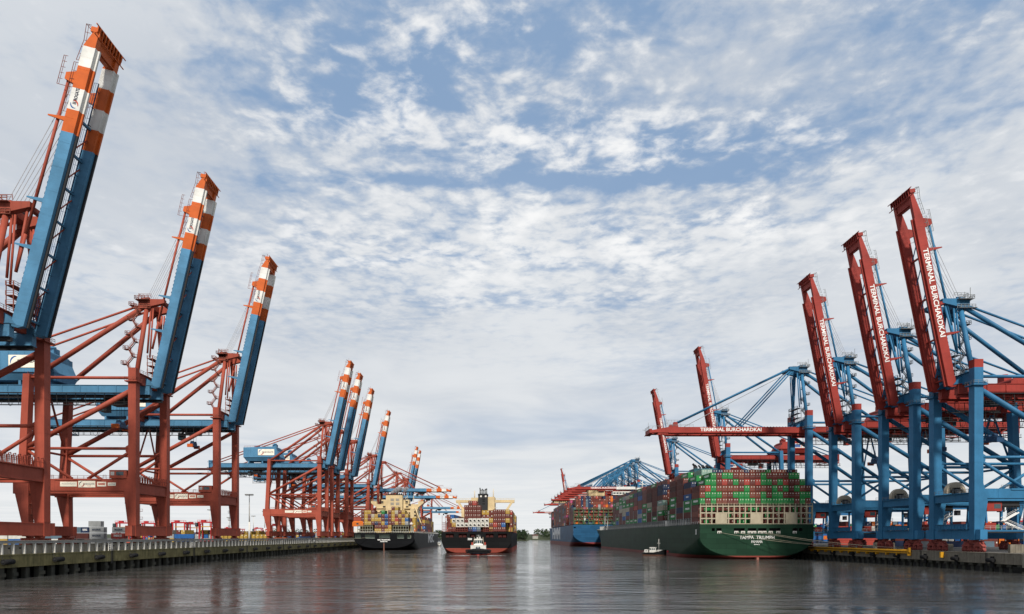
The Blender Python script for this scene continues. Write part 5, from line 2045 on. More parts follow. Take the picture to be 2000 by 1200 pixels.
for x0, x1 in ((-13, -5.5), (4.5, 10)):
    for z in (13.0, 14.4, 15.4):
        mb.box(x0, x1, 1.0, 1.6, z, z + 0.2, RL)
    for k in range(6):
        x = x0 + (x1 - x0) * k / 5
        mb.box(x - 0.1, x + 0.1, 0.9, 1.5, 12.9, 15.5, RL)
obj('lashing_frame', mb, zs)
mb = MB()
yh = 84
mb.box(-17.5, 11.5, yh - 5, yh + 6, 12.9, 29.8, CREAM)
mb.box(-10.5, 7.0, yh - 4, yh + 6, 29.8, 38.6, CREAM)
mb.box(2.2, 7.0, yh - 9, yh - 4, 12.9, 38.8, CREAM)
zh = obj('bridge_house', mb, zs)
mb = MB()
mb.box(-21.8, 21.2, yh - 3.0, yh + 1.5, 35.0, 36.9, CREAM)
mb.rail([(-21.8, yh - 3, 36.9), (-10.5, yh - 3, 36.9)], CREAM, 1.1, 2, 0.07)
mb.rail([(7, yh - 3, 36.9), (21.2, yh - 3, 36.9)], CREAM, 1.1, 2, 0.07)
for s, x0 in ((-1, -0.3), (1, -0.3)):
    mb.prism([(x0 + s * 21, yh - 2.9, 34.4), (x0 + s * 18.0, yh - 2.9, 35.0), (x0 + s * 18.0, yh - 2.2, 35.0), (x0 + s * 21, yh - 2.2, 34.4)],
             [(x0 + s * 21, yh - 2.9, 36.5), (x0 + s * 19.6, yh - 2.9, 36.5), (x0 + s * 19.6, yh - 2.2, 36.5), (x0 + s * 21, yh - 2.2, 36.5)], CREAM)
    mb.beam((x0 + s * 19.6, yh - 2.5, 35.2), (x0 + s * 15.6, yh - 2.5, 29.0), 1.1, 1.5, CREAM)
obj('bridge_wing', mb, zh)
mb = MB()
for x in (-15, -12.6, 8.6):
    for z in (15.5, 19, 23, 26.4):
        mb.box(x, x + 1.5, yh - 5.06, yh - 4.98, z, z + 1.6, GLASS)
for z in (14, 17.4, 20.8, 24.2, 27.6, 31, 34.4):
    mb.box(7.0, 8.6, yh - 8.5, yh - 5, z, z + 0.2, SHIPW)
    mb.beam((8.5, yh - 8.4, z), (8.5, yh - 8.4, z + 1.1), 0.1, 0.1, SHIPW)
    mb.box(7.0, 7.06, yh - 8, yh - 7, z + 0.3, z + 2.0, DARK)
obj('window', mb, zh)
mb = MB()
mb.box(-4.6, 2.0, yh - 12, yh - 5.2, 12.9, 39.6, DARK)
mb.box(-4.8, 2.2, yh - 12.2, yh - 5, 39.6, 40.8, mat('funnel_black', (0.012, 0.012, 0.013), 0.5))
fu = obj('funnel', mb, zs)
mb = MB()
for z in (33.6, 35.4, 36.8):
    mb.box(-1.6, 0.2, yh - 12.06, yh - 11.98, z - 0.5, z + 0.6, BLACK)
for x, z in ((-3.6, 44.4), (-2.9, 43.2), (-1.8, 43.6), (-0.8, 43.0), (0.3, 43.6), (1.2, 43.9)):
    mb.tube((x, yh - 8, 40), (x, yh - 8, z), 0.42, GREYS, 8)
    mb.tube((x, yh - 8, z - 0.1), (x, yh - 8.5, z + 0.9), 0.40, DARK, 8)
for x in (-3.2, 0.2):
    mb.box(x, x + 1.2, yh - 12.25, yh - 12.2, 38.4, 39.6, SHIPW)
obj('exhaust_pipe', mb, fu)
for x, z in ((-8.2, 44.2), (5.6, 45.2)):
    mb = MB()
    mb.tube((x, yh, 38.6), (x, yh, z), 0.3, CREAM, 6, 0.15)
    for k in range(3):
        mb.box(x - 1.0, x + 1.0, yh - 0.2, yh + 0.2, 39.9 + k * 1.5, 40.05 + k * 1.5, CREAM)
    obj('mast', mb, zs)

# --- black and grey ship at the left quay ------------------------------------------------
ms = thing('container_ship', 'black hulled container ship with rusty cream house moored at the left quay', 'container ship', (-85.5, 475, 0), math.radians(0.4))
MHO = [(-21.3, -17.1, 8.7, 11.7), (-14.0, -6.7, 8.7, 11.7), (-3.6, 4.4, 9.0, 11.7), (9.7, 14.8, 8.7, 11.7), (17.2, 20.1, 8.7, 11.7)]
add_hull(ms, L=272, B=44.6, deck=12.9, m=HBLACK2, ztr=1.6, rh=17, rv=7, Ls=60, Lb=75, holes=MHO, mdeck=DECKG, sheer=4, rake=13, hole_in=HOLEPALE)
obj('lettering', text_mesh('MSC TRANFORG', 1.25, LETTER, 0.05, width=9.3), ms, (-0.1, -0.04, 7.6), FACE_S)
obj('lettering', text_mesh('MONROVIA', 1.1, LETTER, 0.05, width=5.3), ms, (-0.1, -0.04, 6.35), FACE_S)
obj('lettering', text_mesh('MSC', 11.0, mat('faded_lettering', (0.62, 0.63, 0.64), 0.6, 0.2), 0.02, width=54), ms, (22.36, 128, 8.0), FACE_E)
mb = MB()
mb.box(-0.35, 0.35, -0.5, 1.4, -4, 5.2, mat('rudder_brown', (0.22, 0.10, 0.07), 0.7, 0.4))
obj('rudder', mb, ms)
PM = ship_frame(ms)
yawm = ms.rotation_euler.z
GM = 'containers on the ship at the left quay'
MR = {0: '....YYBYY.....', 1: '....BBBBY.....', 2: 'BYYBNBYUBBYBYE', 3: 'BYBYYYBNBYRBYU', 4: 'BYBYYNBUBYBYBY', 5: 'BYYB..G.BYYBY.', 6: '.........BY...'}
for t, row in MR.items():
    for i, ch in enumerate(row):
        if ch == '.':
            continue
        if t >= 2 and ch == 'Y' and rnd.random() < 0.05:
            ch = 'C'
        x = -16.3 + i * 2.52
        w = '%s container, %s stack from left, %s tier up, stern of left quay\'s black ship' % (CC[ch][0], ORD[i], ORD[t])
        container(ch, PM(x, 8.4 if 1 < t or 3 < i < 9 else 9, 13.2 + t * 2.74), yawm, w, GM)
container('Y', PM(-20.4, 8.4, 18.3), yawm, 'mustard container alone at the left edge of the moored black ship', GM)
mb = MB()
mb.box(-4.0, 4.0, -1.6, 1.6, 0.0, 3.2, CM['O'])
mb.prism([(-4.0, -1.6, 3.2), (4.0, -1.6, 3.2), (4.0, 1.6, 3.2), (-4.0, 1.6, 3.2)], [(-3.0, -0.8, 4.0), (3.0, -0.8, 4.0), (3.0, 0.8, 4.0), (-3.0, 0.8, 4.0)], CM['O'])
mb.box(-1.0, 0.6, -1.64, -1.6, 1.4, 2.6, GLASS)
tag(obj('lifeboat', mb, None, PM(-19.8, 3.2, 17.6), (0, 0, yawm)), 'orange enclosed lifeboat at the stern corner of the ship at left quay', 'lifeboat')
for s in range(1, 16):
    if s in (4, 5):
        continue
    for i in range(17):
        nar = max(0, s - 11)
        if i < nar or i > 16 - nar:
            continue
        nt = (4 if s < 4 else 5) - (rnd.random() < 0.3)
        for t in range(nt):
            ch = pick([('B', 4.5), ('Y', 4), ('A', 1), ('U', .6), ('R', .4), ('N', .5), ('O', .2), ('K', .2)])
            if t >= nt - 2 or i >= 15 - nar or i == nar or s in (1, 3, 6):
                rest_container(ch, PM(-20.2 + i * 2.52, 9.2 + s * 13.4, 13.6 + t * 2.74), yawm)
mb = MB()
for x0, x1 in ((-19.6, -8.6), (6.6, 18.0)):
    for z in (13.0, 15.2, 17.6):
        mb.box(x0, x1, 0.8, 1.4, z, z + 0.5, FRAMEK)
    n = 6
    for k in range(n + 1):
        x = x0 + (x1 - x0) * k / n
        mb.box(x - 0.2, x + 0.2, 0.7, 1.5, 12.9, 18.1, FRAMEK)
    mb.rail([(x0, 0.8, 18.1), (x1, 0.8, 18.1)], FRAMEK, 1.1, 1.4, 0.06)
mb.rail([(-22, 0.3, 12.9), (22, 0.3, 12.9)], SHIPW, 1.1, 1.6, 0.06)
mb.rail([(22.1, 0.3, 12.9), (22.1, 200, 12.9)], SHIPW, 1.3, 2.5, 0.07)
mb.box(-22.0, -18.5, 1, 4, 12.9, 16.0, SHIPW)
mb.box(19.5, 22, 0.8, 1.4, 9.0, 17.6, FRAMEK)
obj('lashing_frame', mb, ms)
mb = MB()
yh = 73
mb.box(-18.3, 16.9, yh - 4, yh + 8, 12.9, 37.6, CREAM)
mb.box(-9.1, 4.6, yh - 11, yh - 4, 12.9, 45.0, CREAM)
mb.box(-14.5, 9.0, yh - 2, yh + 7, 37.6, 41.6, CREAM)
mb.box(11.0, 16.9, yh - 9, yh - 4, 12.9, 33.5, CREAM)
mh = obj('bridge_house', mb, ms)
mb = MB()
for s, xe in ((-1, -23.2), (1, 21.4)):
    xi = -18.3 if s < 0 else 16.9
    mb.prism([(xe, yh - 3, 38.6), (xi, yh - 3, 34.8), (xi, yh + 2, 34.8), (xe, yh + 2, 38.6)],
             [(xe, yh - 3, 40.2), (xi, yh - 3, 40.0), (xi, yh + 2, 40.0), (xe, yh + 2, 40.2)], CREAM)
    mb.rail([(xe, yh - 3, 40.2), (xi, yh - 3, 40.2)], CREAM, 1.1, 1.6, 0.07)
obj('bridge_wing', mb, mh)
mb = MB()
LOU = mat('louvre_grey', (0.36, 0.32, 0.25), 0.6, 0.3)
for x in (-5.2, -0.7):
    for z0, z1 in ((39.9, 42.0), (36.4, 38.7)):
        mb.box(x, x + 2.8, yh - 11.08, yh - 10.98, z0, z1, LOU)
        for k in range(3):
            mb.box(x, x + 2.8, yh - 11.14, yh - 11.06, z0 + 0.3 + k * 0.7, z0 + 0.4 + k * 0.7, GREYS)
obj('louvre', mb, mh)
mb = MB()
for x, z in ((-12.8, 34.6), (-14.6, 38.6), (6.2, 38.8), (6.6, 34.6), (8.8, 36.2), (-15.5, 30.5), (14.0, 30), (14, 27)):
    mb.box(x, x + 2.2, yh - (9.06 if x > 12 else 4.06), yh - (8.98 if x > 12 else 3.98), z, z + 1.5, DARK)
for z in (34.2, 31, 28, 25):
    mb.box(5.5, 11, yh - 5.4, yh - 4, z - 0.4, z, CREAM)
    mb.rail([(5.5, yh - 5.3, z), (11, yh - 5.3, z)], CREAM, 1.1, 1.2, 0.06)
    mb.box(-18, -9.2, yh - 5.0, yh - 4, z - 0.3, z, CREAM)
obj('window', mb, mh)
mb = MB()
mb.box(-9.4, 4.9, yh - 11.3, yh - 3.8, 45.0, 45.5, BLACK)
for x in (-7.5, -5, -3, -1, 1.5, 3.4):
    mb.tube((x, yh - 7.5, 45.3), (x + 0.3, yh - 7.8, 46.6), 0.5, BLACK, 8)
obj('exhaust_pipe', mb, mh)
for x in (-16.5, 7.0, 12.5):
    mb = MB()
    mb.tube((x, yh + 2, 40), (x, yh + 2, 45.2), 0.2, CREAM, 6)
    mb.box(x - 0.9, x + 0.9, yh + 1.8, yh + 2.2, 43, 43.2, CREAM)
    obj('mast', mb, ms)


def sphere(mb, c, r, m, nu=12, nv=8):
    c = Vector(c)
    P = [[c + Vector((r * math.sin(math.pi * j / nv) * math.cos(2 * math.pi * i / nu), r * math.sin(math.pi * j / nv) * math.sin(2 * math.pi * i / nu), r * math.cos(math.pi * j / nv))) for i in range(nu)] for j in range(nv + 1)]
    for j in range(nv):
        for i in range(nu):
            k = (i + 1) % nu
            if j == 0:
                mb.face([P[0][0], P[1][i], P[1][k]], m, True)
            elif j == nv - 1:
                mb.face([P[j][i], P[nv][0], P[j][k]], m, True)
            else:
                mb.face([P[j][i], P[j + 1][i], P[j + 1][k], P[j][k]], m, True)


mb = MB()
sphere(mb, (20.0, 1.5, 19.4), 1.15, SHIPW)
mb.tube((20, 1.5, 12.9), (20, 1.5, 18.6), 0.25, SHIPW, 6)
mb.box(19.8, 20.2, 0.32, 0.4, 19.0, 19.8, RLETTER)
obj('radar_dome', merge(mb.mesh('radar_dome')), ms)
mb = MB()
sphere(mb, (6.2, yh - 3, 43.2), 0.9, SHIPW)
mb.tube((6.2, yh - 3, 41.5), (6.2, yh - 3, 42.6), 0.2, SHIPW, 6)
obj('radar_dome', merge(mb.mesh('radar_dome')), ms)
mb = MB()                                                  # provision crane on the right side
mb.box(17.0, 19.0, 52, 54, 12.9, 25.5, CREAM)
mb.beam((18, 53, 25.5), (18, 40, 33.5), 0.8, 0.8, CREAM)
mb.beam((18, 40, 33.2), (24.0, 30, 20.5), 0.6, 0.6, CREAM)
mb.beam((10, 53, 24.5), (20, 53, 24.5), 1.0, 1.0, CREAM)
mb.beam((11, 52, 24.5), (11, 52, 31), 0.5, 0.5, CREAM)
mb.beam((15.5, 52, 24.5), (15.5, 52, 31), 0.5, 0.5, CREAM)
obj('provision_crane', mb, ms)
p0 = PM(-11, -0.05, 9.4)
rope(p0, (left_pt(-2.5, 452).x, left_pt(-2.5, 452).y, 9.2), 0.7, 'mooring rope from the black ship\'s stern to the left quay', 'mooring ropes of the moored black ship')

# smoke over its casing
sm = bpy.data.materials.new('exhaust_smoke')
sm.use_nodes = True
T = sm.node_tree
T.nodes.clear()
out = T.nodes.new('ShaderNodeOutputMaterial')
vol = T.nodes.new('ShaderNodeVolumePrincipled')
vol.inputs['Color'].default_value = (0.62, 0.62, 0.64, 1)
nz = T.nodes.new('ShaderNodeTexNoise')
nz.inputs['Scale'].default_value = 0.42
nz.inputs['Detail'].default_value = 5
tc = T.nodes.new('ShaderNodeTexCoord')
T.links.new(tc.outputs['Object'], nz.inputs['Vector'])
mr = T.nodes.new('ShaderNodeMapRange')
mr.inputs[1].default_value = 0.38
mr.inputs[2].default_value = 0.62
mr.inputs[3].default_value = 0.0
mr.inputs[4].default_value = 3.0
T.links.new(nz.outputs[0], mr.inputs[0])
T.links.new(mr.outputs[0], vol.inputs['Density'])
T.links.new(vol.outputs[0], out.inputs['Volume'])
mb = MB()
for (x, z, r) in ((-4.5, 47.4, 1.4), (-2.6, 48.4, 1.9), (-0.4, 49.4, 2.3), (1.8, 50.2, 2.2), (5.6, 49.2, 1.9), (7.4, 50.4, 1.8)):
    sphere(mb, (x, 0, z), r, sm, 10, 7)
p = PM(0.5, yh - 8, 0)
tag(obj('smoke', merge(mb.mesh('smoke')), None, p), 'pale grey exhaust smoke drifting over the moored black ship\'s cream house', 'smoke', kind='stuff')

# ------------------------------------------------------------------ small craft
NAVY = mat('tug_navy', (0.012, 0.022, 0.045), 0.5, 0.2)
TUGW = mat('tug_white', (0.68, 0.66, 0.61), 0.5, 0.1)
TUGR = mat('tug_red', (0.34, 0.045, 0.03), 0.55, 0.2)


def boat_hull(mb, L, B, zdeck, zbow, m, mb_boot, zboot, full=0.5, rub=None):
    """bow at -y; sections from bow to stern"""
    n = 12
    secs = []
    for i in range(n + 1):
        t = i / n
        w = B / 2 * (min(1.0, (t / full)) ** 0.5 if t < full else 1.0) * (1 - 0.12 * max(0, t - 0.75) / 0.25)
        zd = zbow + (zdeck - zbow) * min(1, t * 2.0)
        y = -L / 2 + L * t
        wl = w * (0.80 if t > 0.1 else 0.5)
        secs.append((y, w, zd, wl))
    for (y0, w0, d0, l0), (y1, w1, d1, l1) in zip(secs, secs[1:]):
        for s in (-1, 1):
            for (za0, wa0, zb0, wb0, za1, wa1, zb1, wb1, mm) in (
                    (d0, w0, zboot, l0 + (w0 - l0) * 0.35, d1, w1, zboot, l1 + (w1 - l1) * 0.35, m),
                    (zboot, l0 + (w0 - l0) * 0.35, -1.5, l0 * 0.7, zboot, l1 + (w1 - l1) * 0.35, -1.5, l1 * 0.7, mb_boot)):
                q = [(s * wa0, y0, za0), (s * wa1, y1, za1), (s * wb1, y1, zb1), (s * wb0, y0, zb0)]
                mb.face(q if s < 0 else q[::-1], mm, True)
        mb.face([(-w0, y0, d0 - 0.35), (w0, y0, d0 - 0.35), (w1, y1, d1 - 0.35), (-w1, y1, d1 - 0.35)], m)
    y, w, d, l = secs[-1]
    mb.face([(-w, y, d), (w, y, d), (l * 0.7, y, -1.5), (-l * 0.7, y, -1.5)], m)
    if rub:
        for (y0, w0, d0, l0), (y1, w1, d1, l1) in zip(secs, secs[1:]):
            for s in (-1, 1):
                mb.tube((s * w0, y0, d0 - 1.3), (s * w1, y1, d1 - 1.3), rub, BLACK, 8)


tg = thing('tugboat', 'navy and white tugboat with red boot stripe facing the camera behind the black ship', 'tugboat', (-11.2, 350, 0), 0)
mb = MB()
boat_hull(mb, 28, 11.4, 2.7, 3.9, NAVY, TUGR, 0.85, 0.42)
obj('hull', merge(mb.mesh('hull')), tg)
mb = MB()                                                  # heavy bow fender
n = 16
pts = []
for i in range(n + 1):
    a = math.pi * i / n
    pts.append((-6.3 * math.cos(a), -6.0 - 8.6 * math.sin(a) ** 0.8 if math.sin(a) > 0 else -6.0, 2.4 + 0.5 * math.sin(a)))
mb.path(pts, 0.72, BLACK, 10)
mb.path([(p[0] * 0.98, p[1] * 0.99, p[2] - 0.95) for p in pts], 0.45, BLACK, 8)
obj('bow_fender', mb, tg)
mb = MB()
mb.box(-4.1, 4.1, -7.5, 4.0, 2.4, 5.3, TUGW)
mb.box(-4.2, 4.2, -7.6, 4.1, 5.3, 5.45, TUGW)
mb.prism([(-2.6, -6.4, 5.4), (2.6, -6.4, 5.4), (2.6, -1.0, 5.4), (-2.6, -1.0, 5.4)], [(-2.1, -6.0, 6.2), (2.1, -6.0, 6.2), (2.1, -1.0, 6.2), (-2.1, -1.0, 6.2)], TUGW)
obj('deckhouse', mb, tg)
mb = MB()
mb.prism([(-1.7, -5.6, 6.2), (1.7, -5.6, 6.2), (1.7, -1.6, 6.2), (-1.7, -1.6, 6.2)], [(-2.0, -5.9, 8.2), (2.0, -5.9, 8.2), (2.0, -1.6, 8.2), (-2.0, -1.6, 8.2)], TUGW)
mb.box(-2.2, 2.2, -6.1, -1.4, 8.2, 8.9, TUGW)
whs = obj('wheelhouse', mb, tg)
for x in (-1.25, 0.0, 1.25):
    mb = MB()
    mb.prism([(x - 0.45, -5.72, 6.5), (x + 0.45, -5.72, 6.5), (x + 0.45, -5.6, 6.5), (x - 0.45, -5.6, 6.5)], [(x - 0.48, -5.95, 8.0), (x + 0.48, -5.95, 8.0), (x + 0.48, -5.7, 8.0), (x - 0.48, -5.7, 8.0)], GLASS)
    obj('window', mb, whs)
for s in (-1, 1):
    mb = MB()
    mb.box(s * 3.5 - 0.4, s * 3.5 + 0.4, -2, 0.4, 5.4, 7.0, TUGR)
    mb.box(s * 3.5 - 0.5, s * 3.5 + 0.5, -2.1, 0.5, 4.4, 5.4, TUGW)
    obj('funnel', mb, tg)
    mb = MB()
    mb.beam((s * 2.9, -1, 5.4), (s * 2.3, -1, 9.8), 0.22, 0.22, BEIGE)
    obj('mast', mb, tg)
mb = MB()
mb.beam((0.0, -3, 8.9), (0.0, -3, 11.0), 0.14, 0.14, TUGW)
mb.box(-1.0, 1.0, -3.1, -2.9, 10.7, 10.9, GREYS)
mb.box(-0.9, -0.4, -4.4, -4.0, 8.9, 9.8, TUGW)
mb.box(0.5, 1.1, -4.4, -4.0, 8.9, 10.1, TUGW)
obj('mast', mb, tg)
mb = MB()
mb.box(-0.9, -0.5, -12.8, -12.4, 3.4, 4.8, NAVY)
mb.box(0.5, 0.9, -12.8, -12.4, 3.4, 4.8, NAVY)
mb.tube((-1.2, -10.4, 4.0), (1.2, -10.4, 4.0), 0.6, GREYS, 10)
obj('bitts', mb, tg)
rope((-11.2, 339, 4.6), PZ(0.4, 0.0, 10.6), -0.2, 'tow line from the tugboat up to the black ship', 'tow lines', 0.06)

# white foam the tug and the ship stir up
FOAM = mat('foam', (0.55, 0.55, 0.53), 0.6)
mb = MB()
for i in range(520):
    side = rnd.choice((-1, 1))
    if i < 330:
        x, y = -11 + side * (5.5 + abs(rnd.gauss(0, 3.4))), 337 + rnd.gauss(0, 2.6)
    else:
        x, y = -11 + rnd.uniform(-6, 6), 334.5 + abs(rnd.gauss(0, 1.2))
    r = rnd.uniform(0.15, 0.75)
    k = rnd.randint(5, 8)
    ph = rnd.random() * 6
    mb.face([(x + r * 1.9 * rnd.uniform(0.5, 1) * math.cos(ph + 2 * math.pi * j / k), y + r * rnd.uniform(0.5, 1) * math.sin(ph + 2 * math.pi * j / k), 0.03 + 0.0001 * i) for j in range(k)], FOAM)
tag(obj('wake_foam', mb), kind='stuff')

wb = thing('workboat', 'small black and white workboat with a cross mast lying against the green ship', 'workboat', (82.6, 340, 0), math.radians(62))
mb = MB()
boat_hull(mb, 12.4, 3.9, 1.7, 3.3, mat('boat_black', (0.012, 0.013, 0.014), 0.5), mat('boat_boot', (0.13, 0.06, 0.04), 0.6), 0.55, 0.45)
obj('hull', merge(mb.mesh('hull')), wb)
mb = MB()
mb.prism([(-1.3, -0.9, 1.0), (1.3, -0.9, 1.0), (1.3, 2.6, 1.0), (-1.3, 2.6, 1.0)], [(-1.15, -0.7, 4.3), (1.15, -0.7, 4.3), (1.15, 2.4, 4.3), (-1.15, 2.4, 4.3)], TUGW)
mb.box(-1.25, 1.25, -0.9, 2.6, 4.3, 4.45, TUGW)
wh = obj('wheelhouse', mb, wb)
mb = MB()
for y in (-0.4, 0.6, 1.6):
    for s in (-1, 1):
        mb.box(s * 1.25 - 0.04, s * 1.25 + 0.04, y, y + 0.7, 3.1, 3.9, GLASS)
for x in (-0.8, 0.1):
    mb.box(x, x + 0.7, -0.86, -0.78, 3.1, 3.9, GLASS)
obj('window', mb, wh)
mb = MB()
mb.box(-0.9, 0.9, -3.9, -1.6, 1.8, 3.1, TUGW)
obj('fore_cabin', mb, wb)
mb = MB()
mb.box(-1.1, 1.1, 3.6, 5.2, 1.0, 3.2, TUGW)
mb.box(-1.15, -1.05, 4.0, 4.6, 2.2, 2.8, DARK)
obj('aft_cabin', mb, wb)
mb = MB()
mb.tube((0, -2.2, 3.1), (0, -2.2, 8.8), 0.11, TUGW, 6)
mb.beam((-0.9, -2.2, 6.6), (0.9, -2.2, 6.6), 0.14, 0.14, TUGW)
mb.beam((0, -3.1, 6.6), (0, -1.3, 6.6), 0.14, 0.14, TUGW)
obj('mast', mb, wb)
mb = MB()
sphere(mb, (0, 0, 0), 0.62, mat('buoy_red', (0.50, 0.05, 0.06), 0.5))
mb.tube((0, 0, 0.5), (0, 0, 0.95), 0.05, DARK, 5)
pb_ = wb.matrix_basis @ Vector((0.0, -6.9, 2.2))
tag(obj('buoy', merge(mb.mesh('buoy')), None, (82.6 + math.sin(math.radians(62)) * 6.9, 340 - math.cos(math.radians(62)) * 6.9, 2.2)), 'red ball fender hanging at the bow of the small workboat', 'buoy')
mb = MB()
mb.rail([(-1.7, 5.8, 1.2), (-1.8, 1, 1.2), (-1.6, -2.6, 1.9)], TUGW, 0.8, 1.2, 0.04)
obj('handrail', mb, wb)

lb_ = thing('motorboat', 'tiny white motorboat between the two black ships', 'motorboat', (-64.8, 690, 0), math.radians(8))
mb = MB()
boat_hull(mb, 12, 5.0, 1.4, 2.0, TUGW, DARK, 0.4, 0.5)
obj('hull', merge(mb.mesh('hull')), lb_)
mb = MB()
mb.prism([(-1.8, -2, 1.2), (1.8, -2, 1.2), (1.8, 3, 1.2), (-1.8, 3, 1.2)], [(-1.5, -1.2, 3.6), (1.5, -1.2, 3.6), (1.5, 2.6, 3.6), (-1.5, 2.6, 3.6)], TUGW)
ca_ = obj('cabin', mb, lb_)
mb = MB()
mb.box(-1.3, 1.3, -1.75, -1.5, 2.4, 3.2, GLASS)
obj('window', mb, ca_)

# ------------------------------------------------------------------ terminal yards
STR_RED = mat('straddle_red', (0.42, 0.025, 0.03), 0.5, 0.2)


def straddle_parts():
    legs = MB()
    for y in (-2.5, 2.5):
        for x in (-3.6, 3.6):
            legs.box(x - 0.35, x + 0.35, y - 0.3, y + 0.3, 1.4, 12.2, STR_RED)
    for y in (-2.5, 2.5):
        legs.box(-4.4, 4.4, y - 0.4, y + 0.4, 0.9, 1.7, STR_RED)
    topf = MB()
    for y in (-2.5, 2.5):
        topf.box(-4.6, 4.6, y - 0.4, y + 0.4, 12.2, 13.0, STR_RED)
    for x in (-4.0, 0, 4.0):
        topf.box(x - 0.35, x + 0.35, -2.5, 2.5, 12.3, 12.95, STR_RED)
    topf.box(-3.0, -0.8, -1.6, 1.6, 13.0, 14.0, STR_RED)
    topf.rail([(-4.6, -2.9, 13.0), (4.6, -2.9, 13.0)], STR_RED, 1.0, 1.5, 0.07)
    wh_ = MB()
    for y in (-2.5, 2.5):
        for x in (-3.6, -1.2, 1.2, 3.6):
            wh_.tube((x, y - 0.35, 0.7), (x, y + 0.35, 0.7), 0.7, BLACK, 10)
    cabn = MB()
    cabn.box(-6.0, -4.6, -2.9, -1.1, 9.8, 12.2, DARK)
    cabn.box(-6.05, -4.9, -2.95, -1.05, 10.6, 11.8, GLASS)
    sp_ = MB()
    sp_.box(-3.0, 3.0, -1.2, 1.2, 9.6, 10.1, YELLOW)
    for x in (-2.4, 2.4):
        sp_.beam((x, 0, 10.1), (x, 0, 12.4), 0.12, 0.12, DARK)
    return [('side_frame', legs.mesh('side_frame')), ('top_frame', topf.mesh('top_frame')), ('wheels', wh_.mesh('wheels')), ('cab', cabn.mesh('cab')), ('spreader', sp_.mesh('spreader'))]


SP = straddle_parts()


def straddle(x, y, z, rz, label, g):
    r = thing('straddle_carrier', label, 'straddle carrier', (x, y, z), rz, g)
    for n, me in SP:
        obj(n, me, r)


def at(px, D):
    return (px - 975) * D / 1250.0


for px, D, rz, lab in ((352, 408, 0.1, 'red straddle carrier left of the third red crane, behind blue and grey containers'),
                       (378, 452, 0.9, 'red straddle carrier seen obliquely between two upright ones by the third crane'),
                       (404, 398, 0.05, 'tall red straddle carrier touching the third red crane\'s near leg'),
                       (292, 430, 0.3, 'red straddle carrier top showing above containers, left of grey stacks'),
                       (243, 420, 0.2, 'red straddle carrier directly behind the grey container stack'),
                       (322, 620, 0.1, 'small red straddle carrier just right of the second crane'),
                       (447, 700, 0.4, 'distant red straddle carrier left of the tall lamp mast'),
                       (505, 720, 0.1, 'distant red straddle carrier right of the tall lamp mast'),
                       (470, 820, 0.8, 'small red straddle carrier at the foot of the lamp mast'),
                       (540, 520, 0.2, 'red straddle carrier under the portal of the crane cluster'),
                       (522, 900, 0.0, 'tiny far red straddle carrier behind yellow containers')):
    straddle(at(px, D), D, ZQL, rz, lab, 'straddle carriers in the left yard')
for px, D, rz, lab in ((1640, 420, 0.2, 'red straddle carrier behind the third blue crane\'s portal'), (1765, 430, 0.1, 'red straddle carrier under the second blue crane'),
                       (1985, 330, 0.3, 'red straddle carrier at the right edge of the picture'), (1868, 470, 0.5, 'red straddle carrier under the nearest blue crane')):
    straddle(at(px, D), D, ZQR, rz, lab, 'straddle carriers in the right yard')


def lamp_mast(px, D, h_, z0, label):
    r = thing('lamp_mast', label, 'lamp mast', (at(px, D), D, z0), 0, 'lamp masts in the yards')
    mb = MB()
    mb.tube((0, 0, 0), (0, 0, h_ * 0.42), 0.75, TUGW, 10, 0.6)
    mb.tube((0, 0, h_ * 0.42), (0, 0, h_), 0.45, TUGW, 10, 0.25)
    obj('pole', mb, r)
    mb = MB()
    mb.box(-3.2, 3.2, -0.35, 0.35, h_, h_ + 0.3, GREYS)
    mb.box(-2.6, 2.6, -0.8, 0.8, h_ - 0.4, h_ - 0.25, GREYS)
    obj('crossarm', mb, r)
    mb = MB()
    for i in range(7):
        mb.box(-3.1 + i * 0.92, -2.5 + i * 0.92, -0.7, 0.1, h_ + 0.3, h_ + 0.9, GALV)
    obj('floodlights', mb, r)


for px, D, h_, lab in ((487, 470, 34, 'tall white lamp mast standing clear between the third crane and the cluster'), (410, 760, 35, 'lamp mast with wide head above the tall straddle carrier'),
                       (447, 900, 30, 'thin lamp mast seen between the third crane\'s legs'), (495, 930, 33, 'thin far lamp mast just right of the tall white one'),
                       (517, 760, 33, 'far lamp mast between the tall white one and the cluster'), (568, 900, 33, 'far lamp mast seen under the cluster\'s portal')):
    lamp_mast(px, D, h_, ZQL, lab)
for px, D, h_, lab in ((1643, 560, 25, 'lamp mast seen through the third blue crane\'s portal'), (1700, 640, 26, 'lamp mast behind the second blue crane')):
    lamp_mast(px, D, h_, ZQR, lab)

# gantry cranes straddling the stacks of the right yard
YBL = mat('gantry_blue', (0.03, 0.14, 0.30), 0.55, 0.2)


